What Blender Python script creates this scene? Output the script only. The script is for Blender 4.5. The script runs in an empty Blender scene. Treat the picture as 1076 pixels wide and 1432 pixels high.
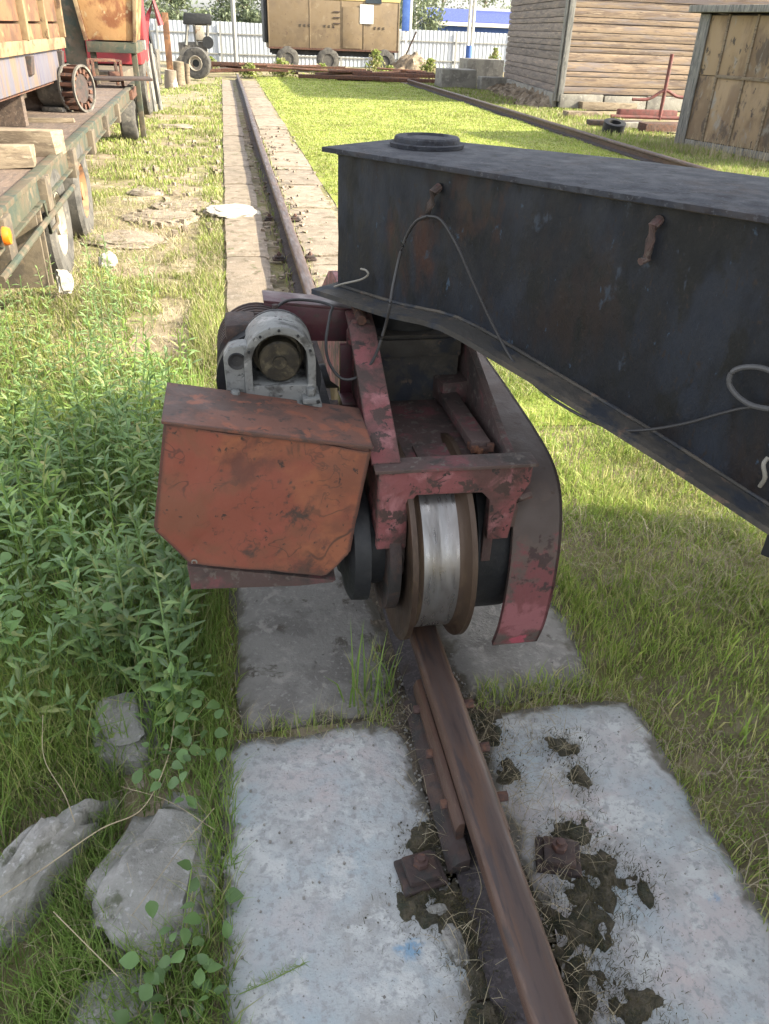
import bpy, bmesh, math, random
import numpy as np
from mathutils import Vector, Matrix, noise
random.seed(7); RNG = np.random.default_rng(11)
SC = bpy.context.scene
R = math.radians
# ------------------------------------------------------------------ camera
F = 1080.0; CH = 1.6; ROLL = R(2.3)
def unroll(x, y):
    u, v = x-538, y-716
    return u*math.cos(ROLL)+v*math.sin(ROLL), -u*math.sin(ROLL)+v*math.cos(ROLL)
_u, _v = unroll(309, 33)
TH = math.atan(-_v/F); YAW = math.atan(-_u/(F/math.cos(TH)))
FWD = Vector((math.sin(YAW)*math.cos(TH), math.cos(YAW)*math.cos(TH), -math.sin(TH)))
RT0 = Vector((math.cos(YAW), -math.sin(YAW), 0)); UP0 = RT0.cross(FWD)
CAM = Vector((0, 0, CH))
cam = bpy.data.cameras.new('camera'); co = bpy.data.objects.new('camera', cam); SC.collection.objects.link(co)
rt = RT0*math.cos(ROLL)+UP0*math.sin(ROLL)*1.0
up = UP0*math.cos(ROLL)-RT0*math.sin(ROLL)
co.matrix_world = Matrix(((rt.x, up.x, -FWD.x, 0), (rt.y, up.y, -FWD.y, 0), (rt.z, up.z, -FWD.z, CH), (0, 0, 0, 1)))
cam.sensor_fit = 'VERTICAL'; cam.sensor_height = 36; cam.lens = F/1432*36; cam.clip_start = 0.05; cam.clip_end = 2000
SC.camera = co
# ------------------------------------------------------------------ light
SUN = Vector((0.955, -0.30, 0.0)).normalized(); ELEV = R(29)
sdir = Vector((SUN.x*math.cos(ELEV), SUN.y*math.cos(ELEV), math.sin(ELEV)))
w = bpy.data.worlds.new('World'); SC.world = w; w.use_nodes = True
nt = w.node_tree; nt.nodes.clear()
sky = nt.nodes.new('ShaderNodeTexSky'); sky.sky_type = 'NISHITA'; sky.sun_disc = False
sky.sun_elevation = ELEV; sky.sun_rotation = math.atan2(SUN.x, SUN.y); sky.dust_density = 2.5; sky.air_density = 1.0; sky.ozone_density = 1.0
bg = nt.nodes.new('ShaderNodeBackground'); bg.inputs[1].default_value = 0.15
wo = nt.nodes.new('ShaderNodeOutputWorld'); hsv = nt.nodes.new('ShaderNodeHueSaturation'); hsv.inputs['Saturation'].default_value = .30; nt.links.new(sky.outputs[0], hsv.inputs['Color']); nt.links.new(hsv.outputs[0], bg.inputs[0]); nt.links.new(bg.outputs[0], wo.inputs[0])
sl = bpy.data.lights.new('sun', 'SUN'); so = bpy.data.objects.new('sun', sl); SC.collection.objects.link(so)
sl.energy = 3.9; sl.angle = R(0.53); sl.color = (1, 0.89, 0.65)
so.rotation_euler = sdir.to_track_quat('Z', 'Y').to_euler(); so.location = (10, -5, 12)
vs = SC.view_settings; vs.view_transform = 'Standard'; vs.look = 'None'; vs.gamma = 1; vs.use_curve_mapping = False; vs.exposure = 2.08

# ------------------------------------------------------------------ pixel -> world on known planes
def ray(x, y):
    u, v = unroll(x, y); return FWD*F+RT0*u-UP0*v
def onz(x, y, z=0): q = ray(x, y); return CAM+q*((z-CH)/q.z)
def ony(x, y, Y): q = ray(x, y); return CAM+q*(Y/q.y)
def onx(x, y, X): q = ray(x, y); return CAM+q*(X/q.x)

# ------------------------------------------------------------------ materials
def L(nt, a, b): nt.links.new(a, b)
def mat(name, col, rough=.75, metal=0., layers=(), bump=0., bscale=40., bdetail=8., rnd=0., spec=.5, scale3=(1, 1, 1), lines=(), edge=None, wear=None):
    """layers: (colour, noise scale, lo, hi[, spot centre, spot radius]) mixed over the base colour"""
    m = bpy.data.materials.new(name); m.use_nodes = True; nt = m.node_tree; nt.nodes.clear()
    out = nt.nodes.new('ShaderNodeOutputMaterial'); p = nt.nodes.new('ShaderNodeBsdfPrincipled')
    p.inputs['Roughness'].default_value = rough; p.inputs['Metallic'].default_value = metal
    p.inputs['Specular IOR Level'].default_value = spec
    tc = nt.nodes.new('ShaderNodeTexCoord'); mp = nt.nodes.new('ShaderNodeMapping'); L(nt, tc.outputs['Object'], mp.inputs[0])
    mp.inputs['Scale'].default_value = scale3
    oi = nt.nodes.new('ShaderNodeObjectInfo')
    cb = nt.nodes.new('ShaderNodeCombineXYZ'); mu = nt.nodes.new('ShaderNodeMath'); mu.operation = 'MULTIPLY'; mu.inputs[1].default_value = 37
    L(nt, oi.outputs['Random'], mu.inputs[0]); L(nt, mu.outputs[0], cb.inputs[0]); L(nt, mu.outputs[0], cb.inputs[1])
    va = nt.nodes.new('ShaderNodeVectorMath'); va.operation = 'ADD'; L(nt, mp.outputs[0], va.inputs[0]); L(nt, cb.outputs[0], va.inputs[1])
    vec = va.outputs[0]
    rgb = nt.nodes.new('ShaderNodeRGB'); rgb.outputs[0].default_value = (*col, 1); cur = rgb.outputs[0]
    for i, l in enumerate(layers):
        c, s, lo, hi = l[:4]
        n = nt.nodes.new('ShaderNodeTexNoise'); n.inputs['Scale'].default_value = s; n.inputs['Detail'].default_value = 9
        n.inputs['Roughness'].default_value = .62; n.inputs['Distortion'].default_value = .3
        off = nt.nodes.new('ShaderNodeVectorMath'); off.operation = 'ADD'; off.inputs[1].default_value = (i*3.7, i*1.9, i*5.1)
        L(nt, vec, off.inputs[0]); L(nt, off.outputs[0], n.inputs['Vector'])
        mr = nt.nodes.new('ShaderNodeMapRange'); mr.inputs[1].default_value = lo; mr.inputs[2].default_value = hi; mr.interpolation_type = 'SMOOTHSTEP'
        fac = n.outputs[0]
        if len(l) > 4:
            ds = nt.nodes.new('ShaderNodeVectorMath'); ds.operation = 'DISTANCE'; ds.inputs[1].default_value = l[4]
            L(nt, tc.outputs['Object'], ds.inputs[0])
            m2 = nt.nodes.new('ShaderNodeMapRange'); m2.inputs[1].default_value = l[5]; m2.inputs[2].default_value = 0
            m2.inputs[3].default_value = -.3; m2.inputs[4].default_value = .12; L(nt, ds.outputs['Value'], m2.inputs[0])
            ad = nt.nodes.new('ShaderNodeMath'); ad.operation = 'ADD'; L(nt, fac, ad.inputs[0]); L(nt, m2.outputs[0], ad.inputs[1]); fac = ad.outputs[0]
        L(nt, fac, mr.inputs[0])
        mx = nt.nodes.new('ShaderNodeMixRGB'); L(nt, mr.outputs[0], mx.inputs[0]); L(nt, cur, mx.inputs[1]); mx.inputs[2].default_value = (*c, 1); cur = mx.outputs[0]
    for i, (c, s, wd, st) in enumerate(lines):          # thin wandering scratches: the zero line of a noise
        n = nt.nodes.new('ShaderNodeTexNoise'); n.inputs['Scale'].default_value = s; n.inputs['Detail'].default_value = 3; n.inputs['Distortion'].default_value = .6
        off = nt.nodes.new('ShaderNodeVectorMath'); off.operation = 'ADD'; off.inputs[1].default_value = (i*2.3+8, i*5.9, i*1.1); L(nt, vec, off.inputs[0]); L(nt, off.outputs[0], n.inputs['Vector'])
        sb = nt.nodes.new('ShaderNodeMath'); sb.operation = 'SUBTRACT'; sb.inputs[1].default_value = .5; L(nt, n.outputs[0], sb.inputs[0])
        ab = nt.nodes.new('ShaderNodeMath'); ab.operation = 'ABSOLUTE'; L(nt, sb.outputs[0], ab.inputs[0])
        mr = nt.nodes.new('ShaderNodeMapRange'); mr.inputs[1].default_value = wd; mr.inputs[2].default_value = wd*.3; mr.inputs[3].default_value = 0; mr.inputs[4].default_value = st; L(nt, ab.outputs[0], mr.inputs[0])
        n2 = nt.nodes.new('ShaderNodeTexNoise'); n2.inputs['Scale'].default_value = s*.8; L(nt, vec, n2.inputs['Vector'])
        m3 = nt.nodes.new('ShaderNodeMapRange'); m3.inputs[1].default_value = .5; m3.inputs[2].default_value = .62; L(nt, n2.outputs[0], m3.inputs[0])
        ml = nt.nodes.new('ShaderNodeMath'); ml.operation = 'MULTIPLY'; L(nt, mr.outputs[0], ml.inputs[0]); L(nt, m3.outputs[0], ml.inputs[1])
        mx = nt.nodes.new('ShaderNodeMixRGB'); L(nt, ml.outputs[0], mx.inputs[0]); L(nt, cur, mx.inputs[1]); mx.inputs[2].default_value = (*c, 1); cur = mx.outputs[0]
    if wear:                                            # bare, rusty metal where edges are rubbed
        bv = nt.nodes.new('ShaderNodeBevel'); bv.samples = 4; bv.inputs['Radius'].default_value = wear[1]
        ge = nt.nodes.new('ShaderNodeNewGeometry'); dt = nt.nodes.new('ShaderNodeVectorMath'); dt.operation = 'DOT_PRODUCT'; L(nt, bv.outputs[0], dt.inputs[0]); L(nt, ge.outputs['Normal'], dt.inputs[1])
        iv = nt.nodes.new('ShaderNodeMapRange'); iv.inputs[1].default_value = 1; iv.inputs[2].default_value = .86; iv.inputs[3].default_value = 0; iv.inputs[4].default_value = .40; L(nt, dt.outputs['Value'], iv.inputs[0])
        n = nt.nodes.new('ShaderNodeTexNoise'); n.inputs['Scale'].default_value = 38; n.inputs['Detail'].default_value = 6; L(nt, vec, n.inputs['Vector'])
        ad = nt.nodes.new('ShaderNodeMath'); ad.operation = 'ADD'; L(nt, iv.outputs[0], ad.inputs[0]); L(nt, n.outputs[0], ad.inputs[1])
        mr = nt.nodes.new('ShaderNodeMapRange'); mr.inputs[1].default_value = .64; mr.inputs[2].default_value = .74; L(nt, ad.outputs[0], mr.inputs[0])
        mx = nt.nodes.new('ShaderNodeMixRGB'); L(nt, mr.outputs[0], mx.inputs[0]); L(nt, cur, mx.inputs[1]); mx.inputs[2].default_value = (*wear[0], 1); cur = mx.outputs[0]
    if edge:                                            # bare, dirty concrete towards the worn slab edges
        at = nt.nodes.new('ShaderNodeAttribute'); at.attribute_name = 'edge'
        n = nt.nodes.new('ShaderNodeTexNoise'); n.inputs['Scale'].default_value = 13; n.inputs['Detail'].default_value = 8; L(nt, vec, n.inputs['Vector'])
        ad = nt.nodes.new('ShaderNodeMath'); ad.operation = 'MULTIPLY_ADD'; ad.inputs[1].default_value = .55; L(nt, at.outputs['Fac'], ad.inputs[0]); L(nt, n.outputs[0], ad.inputs[2])
        mr = nt.nodes.new('ShaderNodeMapRange'); mr.inputs[1].default_value = .82; mr.inputs[2].default_value = .98; L(nt, ad.outputs[0], mr.inputs[0])
        mx = nt.nodes.new('ShaderNodeMixRGB'); L(nt, mr.outputs[0], mx.inputs[0]); L(nt, cur, mx.inputs[1]); mx.inputs[2].default_value = (*edge, 1); cur = mx.outputs[0]
    if rnd > 0:
        hs = nt.nodes.new('ShaderNodeHueSaturation'); mr = nt.nodes.new('ShaderNodeMapRange')
        mr.inputs[3].default_value = 1-rnd; mr.inputs[4].default_value = 1+rnd
        L(nt, oi.outputs['Random'], mr.inputs[0]); L(nt, mr.outputs[0], hs.inputs['Value']); L(nt, cur, hs.inputs['Color']); cur = hs.outputs[0]
    L(nt, cur, p.inputs['Base Color'])
    # roughness variation
    rn = nt.nodes.new('ShaderNodeTexNoise'); rn.inputs['Scale'].default_value = bscale*.3; rn.inputs['Detail'].default_value = 4; L(nt, vec, rn.inputs['Vector'])
    rr = nt.nodes.new('ShaderNodeMapRange'); rr.inputs[1].default_value = .3; rr.inputs[2].default_value = .7
    rr.inputs[3].default_value = max(0.05, rough-.15); rr.inputs[4].default_value = min(1, rough+.15); L(nt, rn.outputs[0], rr.inputs[0]); L(nt, rr.outputs[0], p.inputs['Roughness'])
    if bump > 0:
        n = nt.nodes.new('ShaderNodeTexNoise'); n.inputs['Scale'].default_value = bscale; n.inputs['Detail'].default_value = bdetail; n.inputs['Roughness'].default_value = .65
        L(nt, vec, n.inputs['Vector']); b = nt.nodes.new('ShaderNodeBump'); b.inputs['Strength'].default_value = 1; b.inputs['Distance'].default_value = bump
        L(nt, n.outputs[0], b.inputs['Height']); L(nt, b.outputs[0], p.inputs['Normal'])
    L(nt, p.outputs[0], out.inputs[0])
    return m

def leafmat(name, cols, trans=.35, rough=.55, spec=.3):
    m = bpy.data.materials.new(name); m.use_nodes = True; nt = m.node_tree; nt.nodes.clear()
    out = nt.nodes.new('ShaderNodeOutputMaterial'); p = nt.nodes.new('ShaderNodeBsdfPrincipled'); t = nt.nodes.new('ShaderNodeBsdfTranslucent')
    g = nt.nodes.new('ShaderNodeNewGeometry'); r = nt.nodes.new('ShaderNodeValToRGB'); r.color_ramp.interpolation = 'LINEAR'
    els = r.color_ramp.elements
    for i, c in enumerate(cols):
        pos = i/(len(cols)-1)
        if i == 0: e = els[0]; e.position = 0
        elif i == len(cols)-1: e = els[-1]; e.position = 1
        else: e = els.new(pos)
        e.color = (*c, 1)
    L(nt, g.outputs['Random Per Island'], r.inputs[0])
    # large scale drift of hue over the patch
    tc = nt.nodes.new('ShaderNodeTexCoord'); n = nt.nodes.new('ShaderNodeTexNoise'); n.inputs['Scale'].default_value = 1.3; n.inputs['Detail'].default_value = 4
    L(nt, tc.outputs['Object'], n.inputs['Vector'])
    hs = nt.nodes.new('ShaderNodeHueSaturation'); mr = nt.nodes.new('ShaderNodeMapRange'); mr.inputs[1].default_value = .3; mr.inputs[2].default_value = .7
    mr.inputs[3].default_value = .7; mr.inputs[4].default_value = 1.3; L(nt, n.outputs[0], mr.inputs[0]); L(nt, mr.outputs[0], hs.inputs['Value']); L(nt, r.outputs[0], hs.inputs['Color'])
    oi = nt.nodes.new('ShaderNodeObjectInfo'); m4 = nt.nodes.new('ShaderNodeMapRange'); m4.inputs[3].default_value = .7; m4.inputs[4].default_value = 1.25; L(nt, oi.outputs['Random'], m4.inputs[0])
    h2 = nt.nodes.new('ShaderNodeHueSaturation'); L(nt, m4.outputs[0], h2.inputs['Value']); L(nt, hs.outputs[0], h2.inputs['Color'])
    if name == 'broad_leaf': hs = h2
    L(nt, hs.outputs[0], p.inputs['Base Color']); L(nt, hs.outputs[0], t.inputs[0]); p.inputs['Roughness'].default_value = rough; p.inputs['Specular IOR Level'].default_value = spec
    mx = nt.nodes.new('ShaderNodeMixShader'); mx.inputs[0].default_value = trans; L(nt, p.outputs[0], mx.inputs[1]); L(nt, t.outputs[0], mx.inputs[2]); L(nt, mx.outputs[0], out.inputs[0])
    return m

M = {}
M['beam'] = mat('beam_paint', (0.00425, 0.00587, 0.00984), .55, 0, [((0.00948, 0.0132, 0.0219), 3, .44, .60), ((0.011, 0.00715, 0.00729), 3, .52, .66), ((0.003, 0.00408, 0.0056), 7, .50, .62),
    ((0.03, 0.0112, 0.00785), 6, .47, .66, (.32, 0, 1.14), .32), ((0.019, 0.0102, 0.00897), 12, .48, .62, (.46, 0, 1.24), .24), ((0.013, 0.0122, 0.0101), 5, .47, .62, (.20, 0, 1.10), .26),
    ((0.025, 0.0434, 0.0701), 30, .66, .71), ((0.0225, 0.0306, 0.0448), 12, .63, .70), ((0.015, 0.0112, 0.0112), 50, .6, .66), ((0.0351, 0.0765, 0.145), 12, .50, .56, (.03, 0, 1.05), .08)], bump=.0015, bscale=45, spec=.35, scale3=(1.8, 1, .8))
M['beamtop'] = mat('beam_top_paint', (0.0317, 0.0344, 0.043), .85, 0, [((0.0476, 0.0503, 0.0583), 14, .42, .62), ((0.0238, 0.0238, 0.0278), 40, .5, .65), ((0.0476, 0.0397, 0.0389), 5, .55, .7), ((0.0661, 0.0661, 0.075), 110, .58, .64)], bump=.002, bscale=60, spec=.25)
M['flange'] = mat('flange_grime', (.038, .035, .031), .85, 0, [((.07, .06, .048), 8, .45, .6), ((.018, .022, .03), 11, .5, .62), ((.09, .065, .05), 25, .6, .68)], bump=.003, bscale=50)
M['pink'] = mat('red_oxide_paint', (.18, .058, .060), .78, 0, [((.085, .040, .036), 6, .44, .62), ((.27, .115, .12), 11, .52, .66), ((.055, .032, .028), 15, .53, .57), ((.03, .022, .02), 34, .58, .62), ((.05, .032, .028), 3.5, .56, .64)], bump=.004, bscale=50, lines=[((.03, .02, .02), 12, .02, .8)], wear=((.06, .036, .03), 0.008))
M['pinkdirt'] = mat('red_paint_grimy', (.075, .048, .044), .88, 0, [((.14, .052, .055), 10, .52, .64), ((.045, .036, .033), 9, .48, .62), ((.11, .09, .078), 40, .54, .64)], bump=.003, bscale=50, wear=((.09, .06, .05), 0.006))
M['purple'] = mat('dark_red_paint', (0.0605, 0.0154, 0.022), .5, 0, [((0.044, 0.022, 0.0242), 12, .5, .65), ((0.0385, 0.0275, 0.022), 30, .58, .66)], bump=.001, bscale=60, wear=((.07, .04, .035), 0.006))
M['orange'] = mat('orange_primer', (.20, .058, .036), .75, 0, [((.24, .085, .042), 4, .45, .62), ((.17, .062, .036), 8, .48, .64), ((.25, .066, .045), 5, .55, .68), ((.04, .025, .020), 40, .61, .68), ((.11, .04, .028), 5, .54, .68),
    ((.055, .034, .026), 22, .48, .62, (-.36, -.15, .47), .13), ((.075, .038, .026), 12, .44, .62, (-.35, -.15, .27), .16), ((.06, .035, .027), 22, .48, .62, (-.47, -.15, .34), .08)], bump=.002, bscale=35,
    lines=[((.05, .03, .022), 4, .012, .8), ((.045, .026, .02), 9, .014, .6), ((.06, .034, .026), 16, .02, .5)], wear=((.07, .038, .03), 0.012))
M['orangetop'] = mat('orange_primer_dusty', (.135, .060, .042), .75, 0, [((.07, .042, .034), 9, .45, .6), ((.20, .07, .04), 14, .55, .65), ((.04, .03, .027), 30, .58, .66)], bump=.002, bscale=40, wear=((.06, .036, .03), 0.01))
M['alu'] = mat('cast_aluminium', (.17, .175, .17), .6, .2, [((.06, .06, .058), 16, .50, .62), ((.26, .26, .25), 26, .57, .66), ((.07, .035, .028), 9, .60, .7), ((.03, .03, .03), 45, .60, .66)], bump=.003, bscale=80)
M['disc'] = mat('greasy_disc', (.045, .038, .025), .5, .3, [((.09, .078, .05), 40, .5, .62), ((.02, .018, .014), 12, .5, .6)], bump=.001, bscale=90)
M['dark'] = mat('grease_and_shade_black', (.007, .008, .010), .65, 0, [((.018, .018, .019), 14, .5, .65)], bump=.002, bscale=40)  # grease black; on the gear fill it serves as painted shade
M['tread'] = mat('worn_steel_tread', (0.231, 0.224, 0.218), .36, .75, [((0.177, 0.163, 0.153), 3, .42, .66), ((0.272, 0.272, 0.272), 2, .5, .66), ((0.0816, 0.068, 0.0578), 22, .66, .74)], bump=.0003, bscale=60, scale3=(5, 1, 1))
M['flsteel'] = mat('rusty_flange', (0.0684, 0.0432, 0.0288), .5, .35, [((0.0468, 0.0302, 0.0216), 5, .42, .66), ((0.0936, 0.0634, 0.0396), 18, .50, .72)], bump=.001, bscale=70, scale3=(3, .7, .7))
M['rail'] = mat('rusty_rail', (0.0738, 0.0423, 0.0315), .5, .15, [((0.0945, 0.054, 0.0396), 5, .45, .6), ((0.045, 0.0324, 0.0306), 7, .5, .64), ((0.117, 0.072, 0.0495), 60, .6, .68)], bump=.0015, bscale=60, scale3=(3, .6, 3))
M['railtop'] = mat('rail_running_band', (0.0723, 0.0493, 0.0425), .50, .25, [((0.0935, 0.0544, 0.0382), 6, .48, .6), ((0.051, 0.0374, 0.0357), 12, .5, .62)], bump=.0006, bscale=60, scale3=(3, .4, 3))
M['railfoot'] = mat('rail_foot_grit', (.045, .038, .04), .9, 0, [((.08, .068, .07), 90, .5, .6), ((.04, .03, .026), 8, .5, .6)], bump=.002, bscale=150)
M['rust'] = mat('rust', (0.088, 0.0384, 0.024), .85, 0, [((0.048, 0.0264, 0.0208), 16, .45, .6), ((0.152, 0.064, 0.032), 30, .55, .65)], bump=.003, bscale=60, rnd=.25)
M['rustdark'] = mat('dark_rust', (.04, .027, .025), .85, 0, [((.06, .036, .028), 22, .48, .6), ((.026, .023, .022), 12, .5, .6)], bump=.003, bscale=80)
M['paintslab'] = mat('painted_concrete', (0.36, 0.371, 0.369), .9, 0, [((0.312, 0.362, 0.385), 4, .40, .66), ((0.407, 0.362, 0.354), 3, .46, .66), ((0.273, 0.271, 0.259), 7, .52, .72), ((0.208, 0.203, 0.193), 2.6, .60, .72),
    ((0.17, 0.279, 0.385), 12, .46, .62, (.40, .52, 0), .08), ((0.435, 0.445, 0.436), 11, .52, .62), ((0.0852, 0.0821, 0.071), 12, .69, .72), ((0.273, 0.279, 0.279), 55, .48, .66), ((0.18, 0.174, 0.162), 170, .60, .68)], bump=.005, bscale=55, rnd=.04, edge=(.13, .12, .10))
M['slab'] = mat('grey_concrete', (.21, .20, .182), .9, 0, [((.15, .14, .128), 7, .45, .6), ((.27, .255, .23), 16, .55, .65), ((.08, .07, .056), 9, .6, .68), ((.25, .24, .22), 60, .57, .63)], bump=.006, bscale=60, rnd=.12, edge=(.10, .09, .07))
M['farslab'] = mat('dusty_concrete', (0.216, 0.176, 0.136), .9, 0, [((0.16, 0.132, 0.1), 5, .45, .6), ((0.264, 0.224, 0.184), 12, .55, .65), ((0.096, 0.076, 0.048), 6, .56, .66), ((0.08, 0.088, 0.032), 9, .60, .68)], bump=.006, bscale=50, rnd=.14)
M['rock'] = mat('rough_concrete_rock', (.24, .235, .215), .92, 0, [((.32, .31, .29), 7, .46, .64), ((.16, .155, .14), 9, .5, .66), ((.10, .105, .07), 10, .58, .68), ((.34, .335, .32), 60, .55, .65)], bump=.012, bscale=45, rnd=.08)
M['moss'] = mat('dark_moss', (0.054, 0.0486, 0.0324), .95, 0, [((0.0945, 0.0783, 0.0513), 30, .45, .6), ((0.0297, 0.0338, 0.0189), 14, .5, .62)], bump=.012, bscale=90)
M['dirt'] = mat('rail_bed_dirt', (.11, .088, .064), .95, 0, [((.06, .048, .035), 14, .45, .6), ((.19, .155, .11), 40, .55, .64)], bump=.012, bscale=70)
M['cable'] = mat('rubber_cable', (.022, .021, .022), .6)
M['cablelight'] = mat('dusty_cable', (.06, .06, .063), .7)
M['wirewhite'] = mat('bare_wire', (0.182, 0.171, 0.147), .6)
M['stalk'] = mat('dry_stalk', (.30, .25, .16), .8, 0, [((.2, .16, .1), 20, .5, .6)])
M['bolt'] = mat('rusty_bolt', (.07, .04, .035), .75, .2, [((.12, .06, .04), 40, .5, .6)], bump=.001, bscale=120)
M['green'] = mat('faded_green_paint', (0.0496, 0.0528, 0.0344), .85, 0, [((0.08, 0.06, 0.04), 4, .42, .60), ((0.032, 0.044, 0.0336), 4, .5, .6), ((0.104, 0.08, 0.0544), 9, .54, .66)], bump=.002, bscale=30)
M['mudtan'] = mat('muddy_metal', (0.108, 0.0864, 0.06), .85, 0, [((0.064, 0.052, 0.04), 5, .45, .6), ((0.152, 0.116, 0.08), 12, .55, .65)], bump=.003, bscale=30)
M['deck'] = mat('trailer_deck_board', (0.102, 0.0723, 0.0561), .85, 0, [((0.068, 0.0493, 0.0408), 5, .45, .6), ((0.162, 0.123, 0.0935), 12, .55, .65)], bump=.003, bscale=30, rnd=.2, scale3=(4, 1, 4))
M['wood'] = mat('weathered_wood', (0.186, 0.146, 0.0992), .85, 0, [((0.118, 0.0899, 0.062), 5, .45, .6), ((0.236, 0.192, 0.136), 12, .55, .65)], bump=.004, bscale=30, rnd=.2, scale3=(1, 1, 5))
M['log'] = mat('yellow_board', (0.203, 0.147, 0.1), .88, 0, [((0.113, 0.0798, 0.0608), 1.6, .46, .62), ((0.25, 0.197, 0.143), 5, .55, .66), ((0.0656, 0.0491, 0.0393), 7, .58, .66), ((0.149, 0.122, 0.114), 1.2, .5, .62)], bump=.008, bscale=14, rnd=.22, scale3=(.6, .6, 7))
M['loggrey'] = mat('grey_board', (0.198, 0.162, 0.135), .9, 0, [((0.135, 0.113, 0.099), 2.5, .45, .6), ((0.279, 0.216, 0.171), 4, .55, .66)], bump=.006, bscale=14, rnd=.14, scale3=(.6, .6, 6))
M['greyplank'] = mat('silvered_plank', (0.168, 0.164, 0.152), .9, 0, [((0.096, 0.096, 0.092), 4, .45, .6), ((0.24, 0.232, 0.208), 9, .55, .65)], bump=.004, bscale=20, rnd=.12, scale3=(5, 5, .7))
M['ply'] = mat('stained_plywood', (0.247, 0.18, 0.109), .85, 0, [((0.162, 0.114, 0.0712), 2.2, .46, .6), ((0.095, 0.0712, 0.0522), 3.5, .56, .62), ((0.228, 0.209, 0.18), 3, .56, .66), ((0.0665, 0.0522, 0.0427), 7, .62, .66)], bump=.003, bscale=20, rnd=.12, scale3=(1, 1, .5))
M['tyre'] = mat('dusty_tyre', (.075, .07, .063), .9, 0, [((.04, .038, .036), 8, .45, .6), ((.14, .125, .105), 9, .58, .7)], bump=.004, bscale=40)
M['rimwhite'] = mat('chalky_rim', (0.247, 0.221, 0.182), .8, 0, [((0.156, 0.0975, 0.0585), 9, .52, .64)], bump=.002)
M['rimrust'] = mat('orange_rust_rim', (.26, .13, .06), .8, 0, [((.12, .07, .045), 7, .46, .62)], bump=.002)
M['fence'] = mat('white_sheet_fence', (0.346, 0.372, 0.412), .55, 0, [((0.279, 0.29, 0.312), 2, .5, .7)], rnd=.05)
M['fencerail'] = mat('fence_rail', (.24, .24, .23), .7)
M['tan'] = mat('tan_cabin_paint', (0.151, 0.108, 0.0621), .75, 0, [((0.119, 0.085, 0.0513), 1.6, .45, .62), ((0.187, 0.144, 0.0911), 4, .56, .68), ((0.101, 0.0648, 0.0414), 9, .6, .68)], bump=.003, bscale=10)
M['tanlight'] = mat('pale_yellow_paint', (0.385, 0.294, 0.126), .7)
M['paper'] = mat('white_paper', (0.56, 0.56, 0.528), .8)
M['blue'] = mat('blue_paint', (0.028, 0.08, 0.288), .6, 0, [((0.048, 0.112, 0.32), 3, .5, .65)])
M['white'] = mat('white_paint', (0.468, 0.461, 0.429), .6, 0, [((0.358, 0.345, 0.312), 4, .55, .7)])
M['redpaint'] = mat('red_cab_paint', (0.24, 0.024, 0.032), .55, 0, [((0.128, 0.024, 0.028), 2, .45, .65)])
M['redpipe'] = mat('brick_red_pipe', (.13, .04, .036), .8, 0, [((.08, .035, .03), 8, .45, .62)], bump=.002)
M['bluegrey'] = mat('chalky_lilac_panel', (0.09, 0.0863, 0.109), .8, 0, [((0.128, 0.09, 0.0638), 2, .46, .60), ((0.0675, 0.0638, 0.101), 5, .52, .64)], scale3=(1, 3, .5))
M['rustwood'] = mat('rusty_orange_board', (0.16, 0.076, 0.036), .85, 0, [((0.088, 0.044, 0.0256), 2.5, .44, .6), ((0.24, 0.136, 0.064), 5, .56, .66), ((0.072, 0.04, 0.024), 9, .58, .66)], bump=.003, bscale=20, rnd=.2)
M['cream'] = mat('cream_rust_rib', (0.21, 0.15, 0.0805), .8, 0, [((0.119, 0.063, 0.0315), 4, .44, .62), ((0.07, 0.042, 0.0245), 9, .58, .66)], bump=.002, bscale=20)
M['binrust'] = mat('flaking_bin_rust', (0.304, 0.168, 0.068), .85, 0, [((0.16, 0.06, 0.024), 3, .46, .6), ((0.336, 0.248, 0.136), 6, .56, .66)], bump=.004, bscale=20)
M['blockc'] = mat('old_block_concrete', (0.212, 0.2, 0.17), .9, 0, [((0.145, 0.136, 0.119), 3, .45, .6), ((0.272, 0.255, 0.221), 8, .55, .65)], bump=.01, bscale=14)
M['plaster'] = mat('white_plaster', (0.363, 0.341, 0.303), .9, 0, [((0.275, 0.253, 0.209), 9, .5, .62)], bump=.01, bscale=30)
M['motor'] = mat('dusty_motor', (0.104, 0.096, 0.084), .8, 0, [((0.064, 0.056, 0.048), 8, .48, .6), ((0.16, 0.144, 0.12), 12, .56, .64)], bump=.003)
M['orangelamp'] = mat('orange_lens', (.75, .16, .01), .35)
M['bark'] = mat('bark', (.16, .13, .10), .95, 0, [((.3, .28, .25), 3, .5, .6)], bump=.02, bscale=8)
M['glass'] = mat('dark_glass', (.03, .04, .05), .12)
M['roofblue'] = mat('blue_roof', (.04, .06, .25), .5)
M['rubble'] = mat('rubble_soil', (0.168, 0.126, 0.084), .95, 0, [((0.238, 0.189, 0.133), 4, .5, .6), ((0.091, 0.07, 0.049), 6, .5, .62)], bump=.05, bscale=6)
M['brickred'] = mat('old_brick', (.30, .14, .09), .9, bump=.004)

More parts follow.
